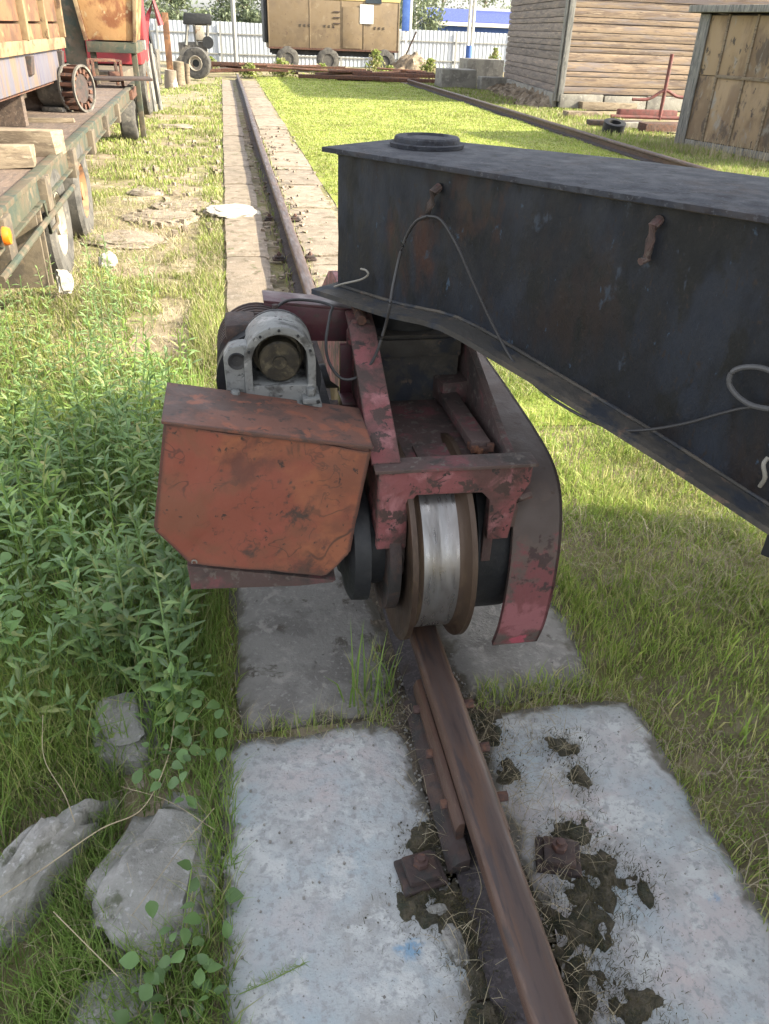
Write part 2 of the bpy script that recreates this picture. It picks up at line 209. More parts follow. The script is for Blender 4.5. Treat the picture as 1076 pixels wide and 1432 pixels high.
LF = {}
LF['grass'] = leafmat('grass_green', [(0.228, 0.314, 0.0657), (0.285, 0.381, 0.0766), (0.171, 0.257, 0.0547), (0.343, 0.4, 0.109), (0.438, 0.39, 0.187), (0.19, 0.295, 0.0657)])
LF['lawn'] = leafmat('lawn_green', [(0.233, 0.287, 0.0582), (0.279, 0.326, 0.0698), (0.186, 0.256, 0.0524), (0.31, 0.334, 0.0989), (0.357, 0.31, 0.163)], .4)
LF['yard'] = leafmat('yard_grass', [(0.191, 0.254, 0.0477), (0.239, 0.286, 0.0668), (0.144, 0.214, 0.043), (0.303, 0.286, 0.125), (0.366, 0.318, 0.191), (0.167, 0.246, 0.0477)], .35)
LF['tall'] = leafmat('tall_grass', [(0.143, 0.228, 0.0524), (0.19, 0.296, 0.0681), (0.237, 0.343, 0.0838), (0.152, 0.248, 0.0524), (0.362, 0.343, 0.158)])
LF['straw'] = leafmat('dry_straw', [(0.32, 0.272, 0.176), (0.384, 0.336, 0.232), (0.24, 0.192, 0.12), (0.336, 0.304, 0.2)], .2)
LF['weed'] = leafmat('weed_leaf', [(0.162, 0.27, 0.101), (0.216, 0.335, 0.119), (0.119, 0.205, 0.0832), (0.248, 0.356, 0.119), (0.184, 0.27, 0.143), (0.324, 0.356, 0.131)], .3, .5, .4)
LF['broad'] = leafmat('broad_leaf', [(0.117, 0.207, 0.063), (0.153, 0.261, 0.0765), (0.09, 0.162, 0.054), (0.216, 0.27, 0.081)], .3, .45, .45)
LF['tree'] = leafmat('tree_leaf', [(.11, .14, .085), (.15, .18, .10), (.09, .12, .075), (.19, .21, .13)], .3)
LF['mosst'] = leafmat('moss_tuft', [(.05, .05, .025), (.08, .07, .035), (.12, .1, .05), (.04, .045, .02)], .2)

# ------------------------------------------------------------------ mesh helpers
COL = SC.collection
class MB:
    def __init__(s): s.v = []; s.f = []; s.mi = []; s.cur = 0
    def add(s, vs, fs):
        o = len(s.v); s.v += [tuple(v) for v in vs]; s.f += [tuple(i+o for i in f) for f in fs]; s.mi += [s.cur]*len(fs); return s
    def box(s, x0, x1, y0, y1, z0, z1, rot=None, j=0):
        P = [(x, y, z) for z in (z0, z1) for y in (y0, y1) for x in (x0, x1)]
        P = [Vector(p)+Vector((random.uniform(-j, j), random.uniform(-j, j), random.uniform(-j, j))) for p in P]
        if rot is not None:
            c = Vector(((x0+x1)/2, (y0+y1)/2, (z0+z1)/2)); P = [c+rot@(p-c) for p in P]
        return s.add(P, [(0, 2, 3, 1), (4, 5, 7, 6), (0, 1, 5, 4), (2, 6, 7, 3), (0, 4, 6, 2), (1, 3, 7, 5)])
    def prism(s, pts, ax, a, b, cap=True):
        """pts: 2D outline; ax 'x': pts=(y,z); 'y': pts=(x,z); 'z': pts=(x,y)"""
        def P(p, t): return {'x': (t, p[0], p[1]), 'y': (p[0], t, p[1]), 'z': (p[0], p[1], t)}[ax]
        n = len(pts); vs = [P(p, a) for p in pts]+[P(p, b) for p in pts]
        fs = [(i, (i+1) % n, (i+1) % n+n, i+n) for i in range(n)]
        if cap: fs += [tuple(range(n))[::-1], tuple(range(n, 2*n))]
        return s.add(vs, fs)
    def tube(s, pts, r, n=8, cap=True):
        pts = [Vector(p) for p in pts]; rs = r if isinstance(r, (list, tuple)) else [r]*len(pts); vs = []; fs = []
        up_ = Vector((0, 0, 1))
        for i, p in enumerate(pts):
            t = (pts[min(i+1, len(pts)-1)]-pts[max(i-1, 0)]).normalized()
            a = t.cross(up_ if abs(t.z) < .95 else Vector((1, 0, 0))).normalized(); b = t.cross(a)
            for k in range(n): an = 2*math.pi*k/n; vs.append(p+a*math.cos(an)*rs[i]+b*math.sin(an)*rs[i])
        for i in range(len(pts)-1):
            for k in range(n): fs.append((i*n+k, i*n+(k+1) % n, (i+1)*n+(k+1) % n, (i+1)*n+k))
        if cap: fs += [tuple(range(n))[::-1], tuple(range((len(pts)-1)*n, len(pts)*n))]
        return s.add(vs, fs)
    def revx(s, prof, cy, cz, n=48, ax='x', cx=0):
        """prof: (axial, radius) closed ring revolved round an axis parallel to ax"""
        vs = []; fs = []; m = len(prof)
        for k in range(n):
            an = 2*math.pi*k/n
            for (t, r_) in prof:
                c, d = r_*math.cos(an), r_*math.sin(an)
                vs.append({'x': (t, cy+c, cz+d), 'y': (cx+c, t, cz+d), 'z': (cx+c, cy+d, t)}[ax])
        for k in range(n):
            for i in range(m-1): fs.append((k*m+i, k*m+i+1, ((k+1) % n)*m+i+1, ((k+1) % n)*m+i))
        return s.add(vs, fs)
    def build(s, name, m, parent=None, bevel=0, smooth=False, ang=35, seg=2, loc=None):
        me = bpy.data.meshes.new(name); me.from_pydata(s.v, [], s.f)
        for mm in (m if isinstance(m, list) else [m]): me.materials.append(mm)
        if isinstance(m, list): me.polygons.foreach_set('material_index', s.mi)
        bm = bmesh.new(); bm.from_mesh(me); bmesh.ops.recalc_face_normals(bm, faces=bm.faces)
        if bevel > 0:
            bmesh.ops.bevel(bm, geom=[e for e in bm.edges if len(e.link_faces) == 2 and e.calc_face_angle(0) > R(25)], offset=bevel, segments=seg, affect='EDGES', profile=.6, clamp_overlap=True)
        bm.to_mesh(me); bm.free()
        if smooth or bevel > 0:
            me.polygons.foreach_set('use_smooth', [True]*len(me.polygons))
            try: me.set_sharp_from_angle(angle=R(ang))
            except Exception: pass
        o = bpy.data.objects.new(name, me); COL.objects.link(o)
        if parent: o.parent = parent
        if loc: o.location = loc
        return o
def tag(o, label=None, cat=None, group=None, kind=None):
    if label: o['label'] = label
    if cat: o['category'] = cat
    if group: o['group'] = group
    if kind: o['kind'] = kind
    return o
def empty(name, loc=(0, 0, 0), rz=0, label=None, cat=None, group=None, kind=None):
    o = bpy.data.objects.new(name, None); COL.objects.link(o); o.location = loc; o.rotation_euler.z = rz; o.empty_display_size = .1
    return tag(o, label, cat, group, kind)
def recenter(o, p):
    p = Vector(p); o.data.transform(Matrix.Translation(-p)); o.location = p; return o
def roughen(o, cuts, amp, sc, seed=0, zonly=False):
    me = o.data; bm = bmesh.new(); bm.from_mesh(me)
    if cuts: bmesh.ops.subdivide_edges(bm, edges=bm.edges[:], cuts=cuts, use_grid_fill=True)
    bm.normal_update()
    for v in bm.verts:
        q = v.co*sc+Vector((seed*7.3, seed*3.1, seed))
        d = noise.fractal(q, 1, 2, 4)
        if zonly: v.co.z += d*amp
        else: v.co += v.normal*d*amp
    bm.to_mesh(me); bm.free(); me.polygons.foreach_set('use_smooth', [True]*len(me.polygons))
    try: me.set_sharp_from_angle(angle=R(50))
    except Exception: pass
    return o
def rock(name, m, c, size, rz=0, seed=0, amp=.12, flat=.0, tilt=0, taper=0):
    """a broken block: cube, pulled irregular and roughened"""
    b = bmesh.new(); bmesh.ops.create_cube(b, size=1); rnd = random.Random(seed)
    for v in b.verts:
        if v.co.z > 0: v.co.x *= 1-taper; v.co.y *= 1-taper; v.co.y += taper*.2
        v.co += Vector([rnd.uniform(-amp, amp) for _ in range(3)])
    bmesh.ops.bevel(b, geom=b.edges[:], offset=.16, segments=3, affect='EDGES')
    bmesh.ops.triangulate(b, faces=b.faces[:])
    bmesh.ops.subdivide_edges(b, edges=b.edges[:], cuts=3, use_grid_fill=True)
    for _ in range(2): bmesh.ops.smooth_vert(b, verts=b.verts[:], factor=.5, use_axis_x=True, use_axis_y=True, use_axis_z=True)
    b.normal_update()
    for v in b.verts:
        q = v.co*2.2+Vector((seed*5.1, seed, 0)); v.co += v.normal*(noise.fractal(q, .8, 2, 5)*.10+.02*noise.noise(v.co*9))
    me = bpy.data.meshes.new(name)
    b.to_mesh(me); b.free(); me.materials.append(m)
    me.transform(Matrix.Rotation(rz, 4, 'Z')@Matrix.Rotation(tilt, 4, 'Y')@Matrix.Diagonal((size[0], size[1], size[2], 1)))
    me.polygons.foreach_set('use_smooth', [True]*len(me.polygons))
    try: me.set_sharp_from_angle(angle=R(60))
    except Exception: pass
    o = bpy.data.objects.new(name, me); COL.objects.link(o); o.location = c; return o
def fastmesh(name, V, quads, tris, m):
    me = bpy.data.meshes.new(name); nq, ntr = len(quads), len(tris)
    me.vertices.add(len(V)); me.vertices.foreach_set('co', V.astype(np.float32).ravel())
    me.loops.add(nq*4+ntr*3); me.loops.foreach_set('vertex_index', np.concatenate([quads.ravel(), tris.ravel()]).astype(np.int32))
    me.polygons.add(nq+ntr)
    ls = np.concatenate([np.arange(nq)*4, nq*4+np.arange(ntr)*3]).astype(np.int32); me.polygons.foreach_set('loop_start', ls)
    me.update(calc_edges=True); me.materials.append(m)
    me.polygons.foreach_set('use_smooth', np.ones(nq+ntr, dtype=bool))
    o = bpy.data.objects.new(name, me); COL.objects.link(o); return o
def blades(name, m, P, h, w, lean=.5, lift=None, curl=.5):
    """P (n,3) base points; h, w arrays; each blade is a bent strip of its own"""
    n = len(P); a = RNG.uniform(0, 2*np.pi, n); d = np.stack([np.cos(a), np.sin(a), np.zeros(n)], 1)
    a2 = RNG.uniform(0, 2*np.pi, n); s = np.stack([np.cos(a2), np.sin(a2), np.zeros(n)], 1)
    el = RNG.uniform(lean*.1, lean, n) if lift is None else lift*np.ones(n)+RNG.uniform(-.1, .1, n)
    up_ = np.array([0, 0, 1.])
    mid = P+(d*np.sin(el*.6)[:, None]+up_*np.cos(el*.6)[:, None])*(h*.5)[:, None]
    e2 = el*(1+curl)
    tip = mid+(d*np.sin(e2)[:, None]+up_*np.cos(e2)[:, None])*(h*.5)[:, None]
    hw = (w/2)[:, None]
    V = np.stack([P-s*hw, P+s*hw, mid+s*hw*.8, mid-s*hw*.8, tip], 1).reshape(-1, 3)
    b = np.arange(n)[:, None]*5
    return fastmesh(name, V, b+np.array([[0, 1, 2, 3]]), b+np.array([[3, 2, 4]]), m)
def nz(x, y, s, seed=0):
    return np.array([noise.noise(Vector((a*s+seed, b*s-seed, seed*.7))) for a, b in zip(x, y)])
def gz(x, y):
    """ground height"""
    return 0
def groundz(x, y):
    z = -.035+.02*noise.noise(Vector((x*.6, y*.6, 0)))+.008*noise.noise(Vector((x*4, y*4, 3)))
    if x < -.15 and y < 6: z -= .06*min(1, (-.15-x)/.25)*min(1, max(0, (6-y)/3))
    if x > 1.05 and x < 6.3 and y > 0: z += .03*min(1, (x-1.05)/.3)
    return z
def gpts(x, y): return np.stack([x, y, np.array([groundz(a, b) for a, b in zip(x, y)])-.003], 1)

# ------------------------------------------------------------------ ground
def grid(xs, ys, zf):
    V = [(x, y, zf(x, y)) for y in ys for x in xs]; n = len(xs)
    Fc = [(j*n+i, j*n+i+1, (j+1)*n+i+1, (j+1)*n+i) for j in range(len(ys)-1) for i in range(n-1)]
    mb = MB(); mb.add(V, Fc); return mb
xs = [-300, -100, -40, -20, -10, -6]+list(np.arange(-4, 4, .08))+list(np.arange(4, 12, .4))+[14, 18, 25, 40, 80, 160, 300]
ys = [-60, -20, -8, -4, -2]+list(np.arange(-1, 7, .08))+list(np.arange(7, 20, .3))+list(np.arange(20, 46, 1.))+[50, 60, 80, 120, 200, 500, 900]
gm = mat('yard_ground', (.22, .175, .115), .95, 0, [((.17, .16, .06), 1.1, .42, .58), ((.33, .27, .19), 3.5, .5, .64), ((.13, .11, .06), 9, .5, .64), ((.36, .31, .24), 30, .6, .68)], bump=.02, bscale=30)
g = grid(xs, ys, groundz).build('ground', gm, smooth=True); tag(g, kind='structure')
lm = mat('lawn_soil', (.20, .23, .045), .95, 0, [((.24, .28, .04), 3, .45, .6), ((.26, .23, .11), 7, .55, .66)], bump=.02, bscale=60)
lx = list(np.arange(1.1, 6.31, .13)); ly = list(np.arange(3.2, 8, .13))+list(np.arange(8, 33, .4))
g2 = grid(lx, ly, lambda x, y: groundz(x, y)+.006).build('lawn', lm, smooth=True); tag(g2, kind='structure')

# ------------------------------------------------------------------ rail foundations
RX = .465
def slab_piece(x0, x1, y0, y1, m, parent, seed, top=0., thick=.16, cuts=True, amp=.006):
    mb = MB(); j = .012
    rnd = random.Random(seed)
    c = lambda x, y, sx, sy: (x+rnd.uniform(-j, j), y+rnd.uniform(-j, j))
    nx = max(3, int((x1-x0)/.05)); ny = max(3, int((y1-y0)/.05))
    if not cuts: nx = max(2, nx//4); ny = max(3, ny//4)
    def edge(x, y, u, v):
        e = min(u, 1-u)*(x1-x0); f = min(v, 1-v)*(y1-y0); d = min(e, f)
        n_ = noise.noise(Vector((x*6, y*6, seed)))
        z = top+noise.noise(Vector((x*3, y*3, seed*.3)))*amp
        if d < .04: z -= (.04-d)*(.35 if m != M['farslab'] else .12)*(1+n_)
        corner = max(0, .09-(e+f))
        z -= corner*(.3 if m != M['farslab'] else .1)
        return z
    V = []
    for b in range(ny+1):
        for a in range(nx+1):
            u, v = a/nx, b/ny; x = x0+(x1-x0)*u; y = y0+(y1-y0)*v
            z = edge(x, y, u, v)
            wob = (.024 if m != M['farslab'] else .010)*noise.noise(Vector((x*5+.37*y, y*4.3+.2, seed+9.4)))
            if a in (0, nx): x += wob*1.4
            if b in (0, ny): y += wob*1.4
            V.append((x, y, z))
    Fc = [(b*(nx+1)+a, b*(nx+1)+a+1, (b+1)*(nx+1)+a+1, (b+1)*(nx+1)+a) for b in range(ny) for a in range(nx)]
    ring = [a for a in range(nx+1)]+[(b+0)*(nx+1)+nx for b in range(1, ny+1)]+[ny*(nx+1)+a for a in range(nx-1, -1, -1)]+[b*(nx+1) for b in range(ny-1, 0, -1)]
    o = len(V); V += [(V[i][0], V[i][1], top-thick) for i in ring]
    for k in range(len(ring)): Fc.append((ring[k], o+k, o+(k+1) % len(ring), ring[(k+1) % len(ring)]))
    mb.add(V, Fc); ob = mb.build('slab', m, parent, smooth=True, ang=45)
    at = ob.data.attributes.new('edge', 'FLOAT', 'POINT')
    for i, v in enumerate(ob.data.vertices):
        e = min(v.co.x-x0, x1-v.co.x); f = min(v.co.y-y0, y1-v.co.y); d = max(0, min(e, f)); at.data[i].value = max(0, 1-d/.09)**1.2 if v.co.z > top-.05 else 1
    return recenter(ob, (x0, y0, top))
fnd = empty('rail_foundation', (0, 0, 0), kind='structure')
sd = 1
ysl = [(-.35, .30), (.32, 1.455), (1.485, 2.6)]
y = 2.63
while y < 30:
    l = random.uniform(1.3, 2.6); ysl.append((y, y+l)); y += l+random.uniform(.03, .07)
for k, (a, b) in enumerate(ysl):
    m = M['paintslab'] if k < 2 else (M['slab'] if k == 2 else M['farslab'])
    near = k < 6
    slab_piece(-.125 if k < 2 else -.08, .372 if k < 3 else .25+random.uniform(-.02, .02), a, b, m, fnd, 10+k, 0 if k < 2 else -.005*random.random(), cuts=near)
    if k < 3:
        slab_piece(.552, 1.035 if k < 2 else .97, a, b, m, fnd, 40+k, 0, cuts=near)
    else:
        # to the right the concrete has broken into shorter pieces
        c = a
        while c < b-.05:
            e = min(b, c+random.uniform(.7, 1.6)); slab_piece(.56, 1.05+random.uniform(-.05, .05), c+.01, e-.015, m, fnd, 70+int(c*10), -.01*random.random(), cuts=near); c = e
fn2 = empty('far_rail_foundation', (0, 0, 0), kind='structure')
y = 5
while y < 31:
    l = random.uniform(1.2, 2.2); slab_piece(6.32, 6.72, y, y+l-.04, M['farslab'], fn2, int(y*13), -.02, cuts=False); y += l
# rail bed fill between slab halves
bd = grid(list(np.arange(.21, .62, .02)), list(np.arange(-.4, 6, .03))+list(np.arange(6, 31, .3)), lambda x, y: -.018-.03*(x < .36)*(y > 2.6)+.016*noise.fractal(Vector((x*14, y*14, 0)), 1, 2, 3)).build('rail_bed_dirt', M['dirt'], smooth=True)
tag(bd, 'crumbly brown dirt filling the channel under the near rail', 'dirt', kind='stuff')

# ------------------------------------------------------------------ rails
def railprof():
    hw, H = .041, .15
    z0 = -.012
    pts = [(-.068, z0), (-.068, z0+.010), (-.02, z0+.024), (-.009, z0+.035), (-.009, z0+.098), (-.02, z0+.106), (-hw, z0+.112), (-hw, z0+.135)]
    top = [(-hw+.003, z0+.143), (-hw+.010, z0+.149), (-hw+.022, z0+.152), (0, z0+.1535)]
    L_ = pts+top; return L_+[(-x, z) for x, z in L_[::-1][1:]]
def rail(name, X, y0, y1, sx=1.0):
    pr_ = railprof(); n = len(pr_); ys_ = list(np.arange(y0, y1, .25))+[y1]; mb = MB(); V = []; 
    for yy in ys_:
        wx = .012*math.sin(yy*.35)*min(1, max(0, (yy-4)/6))
        for (x, z) in pr_: V.append((X+x+wx, yy, z))
    Fc = []; mi = []
    for i in range(len(ys_)-1):
        for k in range(n):
            k2 = (k+1) % n
            Fc.append((i*n+k, i*n+k2, (i+1)*n+k2, (i+1)*n+k)); zc = (pr_[k][1]+pr_[k2][1])/2
            mi.append(1 if (zc > .1355 and abs((pr_[k][0]+pr_[k2][0])/2) < .031) else (2 if zc < .03 else 0))
    Fc += [tuple(range(n))[::-1], tuple(range((len(ys_)-1)*n, len(ys_)*n))]; mi += [0, 0]
    mb.v = V; mb.f = Fc; mb.mi = mi
    return mb.build(name, [M['rail'], M['railtop'], M['railfoot']], smooth=True, ang=40)
r1 = empty('crane_rail', (RX, 0, 0), label='rusty brown crane rail running from the foreground under the wheel', cat='rail')
o = rail('rail_bar', 0, -.5, 31, 1); o.parent = r1
# splice bars at the joint on the left of the head and on the right
mb = MB(); mb.prism([(-.042, .035), (-.06, .045), (-.064, .075), (-.056, .098), (-.042, .1)], 'y', 1.04, 1.50); mb.build('splice_bar', M['rail'], r1, bevel=.003)
mb = MB(); mb.prism([(-.040, .006), (-.084, .002), (-.09, .014), (-.068, .040), (-.040, .05)], 'y', .985, 1.50); mb.build('splice_bar', M['rustdark'], r1, bevel=.003)
mb = MB(); mb.prism([(.042, .03), (.058, .045), (.06, .08), (.048, .098), (.042, .1)], 'y', 1.02, 1.50); mb.build('splice_bar', M['rail'], r1, bevel=.003)
def hexbolt(name, c, r_, h, parent, ax='z', rz=0):
    mb = MB(); mb.prism([(c[0]+r_*math.cos(rz+k*math.pi/3), c[1]+r_*math.sin(rz+k*math.pi/3)) for k in range(6)], 'z', c[2], c[2]+h)
    mb.tube([(c[0], c[1], c[2]+h), (c[0], c[1], c[2]+h*1.7)], r_*.55, 10); return mb.build(name, M['bolt'], parent, bevel=.0015)
for yy in (1.12, 1.27, 1.42):
    mb = MB(); mb.tube([(.055, yy, .068), (.085, yy, .068)], .013, 6); mb.build('bolt', M['bolt'], r1, bevel=.001)
    mb = MB(); mb.tube([(-.055, yy, .068), (-.078, yy, .068)], .012, 6); mb.build('bolt', M['bolt'], r1, bevel=.001)
def clamp(x, y, rz, parent):
    c = empty('clamp_plate_base', (0, 0, 0)) if False else None
    rot = Matrix.Rotation(rz, 3, 'Z')
    mb = MB(); mb.box(x-.05, x+.05, y-.042, y+.042, .0, .016, rot); pl = mb.build('clamp_plate', M['rustdark'], parent, bevel=.004); roughen(pl, 1, .003, 20, 1)
    mb = MB(); mb.box(x-.036, x+.036, y-.034, y+.034, .016, .036, rot); p2 = mb.build('clamp_block', M['rustdark'], pl, bevel=.006)
    hexbolt('bolt', (x, y+.004, .036), .018, .016, pl, rz=rz)
clamp(.315-RX, .995, R(8), r1); clamp(.635-RX, .985, R(-18), r1)
clamp(.315-RX, .30, R(3), r1); clamp(.63-RX, .31, R(3), r1)
for yy in np.arange(3.4, 9, 1.5):
    clamp(.34-RX, yy, 0, r1); clamp(.59-RX, yy, 0, r1)
r2 = empty('crane_rail', (6.48, 0, 0), label='far rusty rail along the right edge of the lawn', cat='rail')
o = rail('rail_bar', 0, 5, 31); o.parent = r2

# ------------------------------------------------------------------ bogie
bog = empty('crane_bogie', (RX, 1.75, .14), label='red wheeled crane bogie with orange drive cover standing on the rail', cat='crane bogie')
BO = Vector((RX, 1.75, .14))
def bp(mb, name, m, parent=None, **k):
    mb.v = [tuple(Vector(v)-BO) for v in mb.v]
    return mb.build(name, m, parent or bog, **k)
WC = (1.755, .398)
def wheel(cy):
    x0, x1 = .372, .545; t0, t1 = .403, .512; rt_, rf = .252, .284
    mb = MB()
    p1 = [(x0+.01, .10), (x0+.01, rf-.03), (x0, rf-.012), (x0+.004, rf), (x0+.018, rf), (t0-.004, rt_+.008), (t0+.006, rt_+.001), (t0+.009, rt_+.0004)]
    mb.revx(p1, cy, WC[1], 96)
    w_ = bp(mb, 'wheel', M['flsteel'], smooth=True, ang=50)
    mb = MB(); mb.revx([(t0+.0085, rt_+.0005), ((t0+t1)/2-.004, rt_-.0008), ((t0+t1)/2, rt_-.002), ((t0+t1)/2+.004, rt_-.0008), (t1-.0085, rt_+.0005)], cy, WC[1], 96); bp(mb, 'tread', M['tread'], w_, smooth=True, ang=60).location = (0, 0, 0)
    mb = MB(); mb.revx([(t1-.009, rt_+.0004), (t1-.006, rt_+.001), (t1+.004, rt_+.008), (x1-.018, rf), (x1-.004, rf), (x1, rf-.012), (x1-.01, rf-.03), (x1-.01, .10)], cy, WC[1], 96); bp(mb, 'flange', M['flsteel'], w_, smooth=True, ang=50)
    mb = MB(); mb.revx([(x0+.02, .0005), (x0+.02, .23)], cy, WC[1], 48); mb.revx([(x1-.02, .0005), (x1-.02, .23)], cy, WC[1], 48); mb.tube([(.30, cy, WC[1]), (.62, cy, WC[1])], .05, 24)
    bp(mb, 'hub', M['dark'], w_, smooth=True)
wheel(WC[0]); wheel(2.95)
# cross plate: an inverted U, red paint, with a lip
U = [(.302, .702), (.302, .480), (.384, .480), (.384, .612), (.398, .632), (.566, .628), (.580, .608), (.594, .480), (.668, .480), (.684, .640), (.684, .700)]
mb = MB(); mb.prism([(.302, .702), (.302, .480), (.378, .480), (.378, .606), (.398, .634), (.566, .630), (.588, .606), (.592, .486), (.650, .486), (.662, .600), (.690, .650), (.690, .698)], 'y', 1.585, 1.605)
bp(mb, 'cross_plate', M['pink'], bevel=.003)
mb = MB(); mb.prism([(.292, .704), (.292, .713), (.700, .709), (.700, .700)], 'y', 1.575, 1.64); bp(mb, 'lip_plate', M['pinkdirt'], bevel=.002)
mb = MB(); mb.box(.352, .380, 1.60, 1.612, .385, .48); bp(mb, 'guard_strip', M['pinkdirt'], bevel=.002)
mb = MB(); mb.box(.315, .345, 1.606, 1.66, .48, .70); bp(mb, 'axle_horn', M['pinkdirt'], bevel=.003)
# side plates
side = [(1.61, .50), (1.61, .70), (1.70, .745), (2.02, .90), (2.10, .925), (2.55, .925), (2.65, .90), (3.02, .71), (3.10, .70), (3.10, .50), (2.6, .52), (2.35, .60), (2.1, .52)]
mb = MB(); mb.prism(side, 'x', .305, .335); s1 = bp(mb, 'side_plate', M['pink'], bevel=.004)
mb = MB(); mb.prism([(1.62, .703), (1.70, .748), (2.02, .903), (2.10, .928), (2.10, .937), (2.01, .913), (1.69, .760), (1.61, .714)], 'x', .288, .360); bp(mb, 'side_flange', M['pink'], bevel=.003)
side2 = [(1.64, .50), (1.64, .70), (1.72, .715), (2.10, .84), (2.2, .925), (2.55, .925), (2.65, .90), (3.02, .71), (3.10, .70), (3.10, .50), (2.6, .52), (2.35, .60), (2.1, .52)]
mb = MB(); mb.prism(side2, 'x', .645, .665); bp(mb, 'side_plate', M['pinkdirt'], bevel=.003)
mb = MB(); mb.box(.336, .644, 1.607, 2.6, .640, .655); fl_ = bp(mb, 'floor_plate', M['pinkdirt'], bevel=.002)
mb = MB(); mb.box(.43, .60, 1.63, 1.80, .655, .663); bp(mb, 'floor_patch', M['pinkdirt'], bevel=.002)
a, b = onz(672, 632, .675), onz(625, 560, .675)
mb = MB(); dd = (b-a).normalized(); nn = Vector((-dd.y, dd.x, 0)); b = a+dd*.33
mb.add([a+nn*.026, a-nn*.026, b-nn*.026, b+nn*.026, *(p+Vector((0, 0, .03)) for p in (a+nn*.026, a-nn*.026, b-nn*.026, b+nn*.026))], [(0, 1, 2, 3), (4, 5, 6, 7), (0, 1, 5, 4), (1, 2, 6, 5), (2, 3, 7, 6), (3, 0, 4, 7)])
bp(mb, 'stop_bar', M['pinkdirt'], bevel=.004)
mb = MB(); c0 = onz(628, 545, .7); mb.box(c0.x-.045, c0.x+.045, c0.y-.03, c0.y+.15, .664, .735, Matrix.Rotation(R(10), 3, 'Z')); bp(mb, 'stop_block', M['pinkdirt'], bevel=.006)
mb = MB()
for k in range(7): q = a+Vector((random.uniform(-.03, .03), random.uniform(-.01, .02), random.uniform(0, .02))); mb.box(q.x-.01, q.x+.01, q.y-.01, q.y+.01, q.z-.01, q.z+.01, Matrix.Rotation(k, 3, 'Z'))
bp(mb, 'rust_flakes', M['rust'], bevel=.003)
# pivot post under the beam
mb = MB(); mb.box(.352, .628, 2.10, 2.48, .655, .86); bp(mb, 'pivot_block', M['flange'], bevel=.006)
mb = MB(); mb.revx([(.86, .001), (.86, .15), (.90, .15), (.90, .12), (.962, .12), (.962, .001)], 2.28, 0, 40, 'z', .50); bp(mb, 'pivot_disc', M['dark'], smooth=True)
mb = MB(); mb.box(.352, .628, 2.085, 2.099, .80, .85); bp(mb, 'pivot_rib', M['flange'], bevel=.003)
# bearing left of the wheel, dark fill for the shaded gear on the right
mb = MB(); mb.revx([(.222, .001), (.222, .09), (.232, .10), (.24, .15), (.25, .172), (.292, .175), (.292, .13), (.345, .13)], WC[0]+.005, .405, 48); bp(mb, 'bearing_housing', M['dark'], smooth=True)
mb = MB(); mb.revx([(.336, .06), (.336, .20), (.366, .20), (.366, .06)], WC[0]+.005, .40, 40); bp(mb, 'bearing_ring', M['rustdark'], smooth=True)
mb = MB(); mb.revx([(.572, .001), (.572, .24), (.585, .275), (.70, .275), (.70, .2), (.70, .001)], 1.885, .372, 56); bp(mb, 'gear_shade_fill', M['dark'], smooth=True, ang=30)  # plain dark shape stands in for the shade that hides the gear
mb = MB(); mb.box(.592, .618, 1.608, 1.625, .40, .60); bp(mb, 'axle_bracket', M['pinkdirt'], bevel=.003)
# small hooked bracket right of the wheel
mb = MB(); arc = [(.655+.0, 1.60, .52), (.658, 1.60, .575), (.672, 1.60, .602), (.70, 1.60, .612)]
mb.tube(arc, .014, 8); bp(mb, 'hook_bracket', M['pinkdirt'], smooth=True)
# wheel guard: a bent plate that wraps the gear
pf = [(1.628, .075), (1.597, .16), (1.583, .27), (1.582, .40), (1.60, .50), (1.64, .585), (1.70, .625), (1.78, .645), (2.0, .665), (2.6, .69), (2.95, .66), (3.15, .5), (3.2, .3), (3.15, .1)]
def smoothpts(p, n=2):
    for _ in range(n):
        q = [p[0]]
        for a_, b_ in zip(p, p[1:]): q += [tuple(.75*x+.25*y_ for x, y_ in zip(a_, b_)), tuple(.25*x+.75*y_ for x, y_ in zip(a_, b_))]
        q.append(p[-1]); p = q
    return p
sp = smoothpts(pf, 2); GT = .014
mb = MB(); n = len(sp); V = []
for i, (yy, zz) in enumerate(sp):
    wd = .668 if zz < .55 else .655
    for x, t in ((wd, 0), (.805, 0), (.805, .014), (wd, .014)):
        cy, cz = 2.2, .3; dx = Vector((yy-cy, zz-cz)).normalized(); V.append((x, yy-dx.x*t, zz-dx.y*t))
Fc = []
for i in range(n-1):
    for k in range(4): Fc.append((i*4+k, i*4+(k+1) % 4, (i+1)*4+(k+1) % 4, (i+1)*4+k))
Fc += [(0, 1, 2, 3), (4*n-4, 4*n-3, 4*n-2, 4*n-1)]
mb.add(V, Fc); M['guard'] = mat('guard_paint', (.085, .066, .060), .75, 0, [((.10, .075, .065), 8, .5, .62), ((.15, .05, .055), 16, .40, .54, (.28, -.15, .10), .40), ((.23, .088, .10), 13, .42, .52, (.28, -.14, .04), .19), ((.05, .03, .03), 24, .55, .62, (.28, -.14, .25), .3), ((.33, .07, .10), 12, .45, .5, (.28, -.12, -.04), .06)], bump=.002, bscale=50, wear=((.06, .035, .03), .008))
bp(mb, 'wheel_guard', M['guard'], smooth=True, ang=40)
mb = MB(); mb.prism([(p[0], p[1]) for p in sp[:]]+[(3.0, .12), (2.9, .3), (1.9, .3), (1.78, .12)], 'x', .797, .804); bp(mb, 'guard_side', M['guard'])
# orange drive cover hung askew
def onyp(pts, Y): return [(ony(px, py, Y).x, ony(px, py, Y).z) for px, py in pts]
fr = onyp([(229, 592), (360, 606), (520, 628), (490, 775), (455, 808), (265, 790), (215, 740)], 1.60)
mb = MB(); mb.prism(fr, 'y', 1.60, 1.80); cov = bp(mb, 'drive_cover', M['orange'])
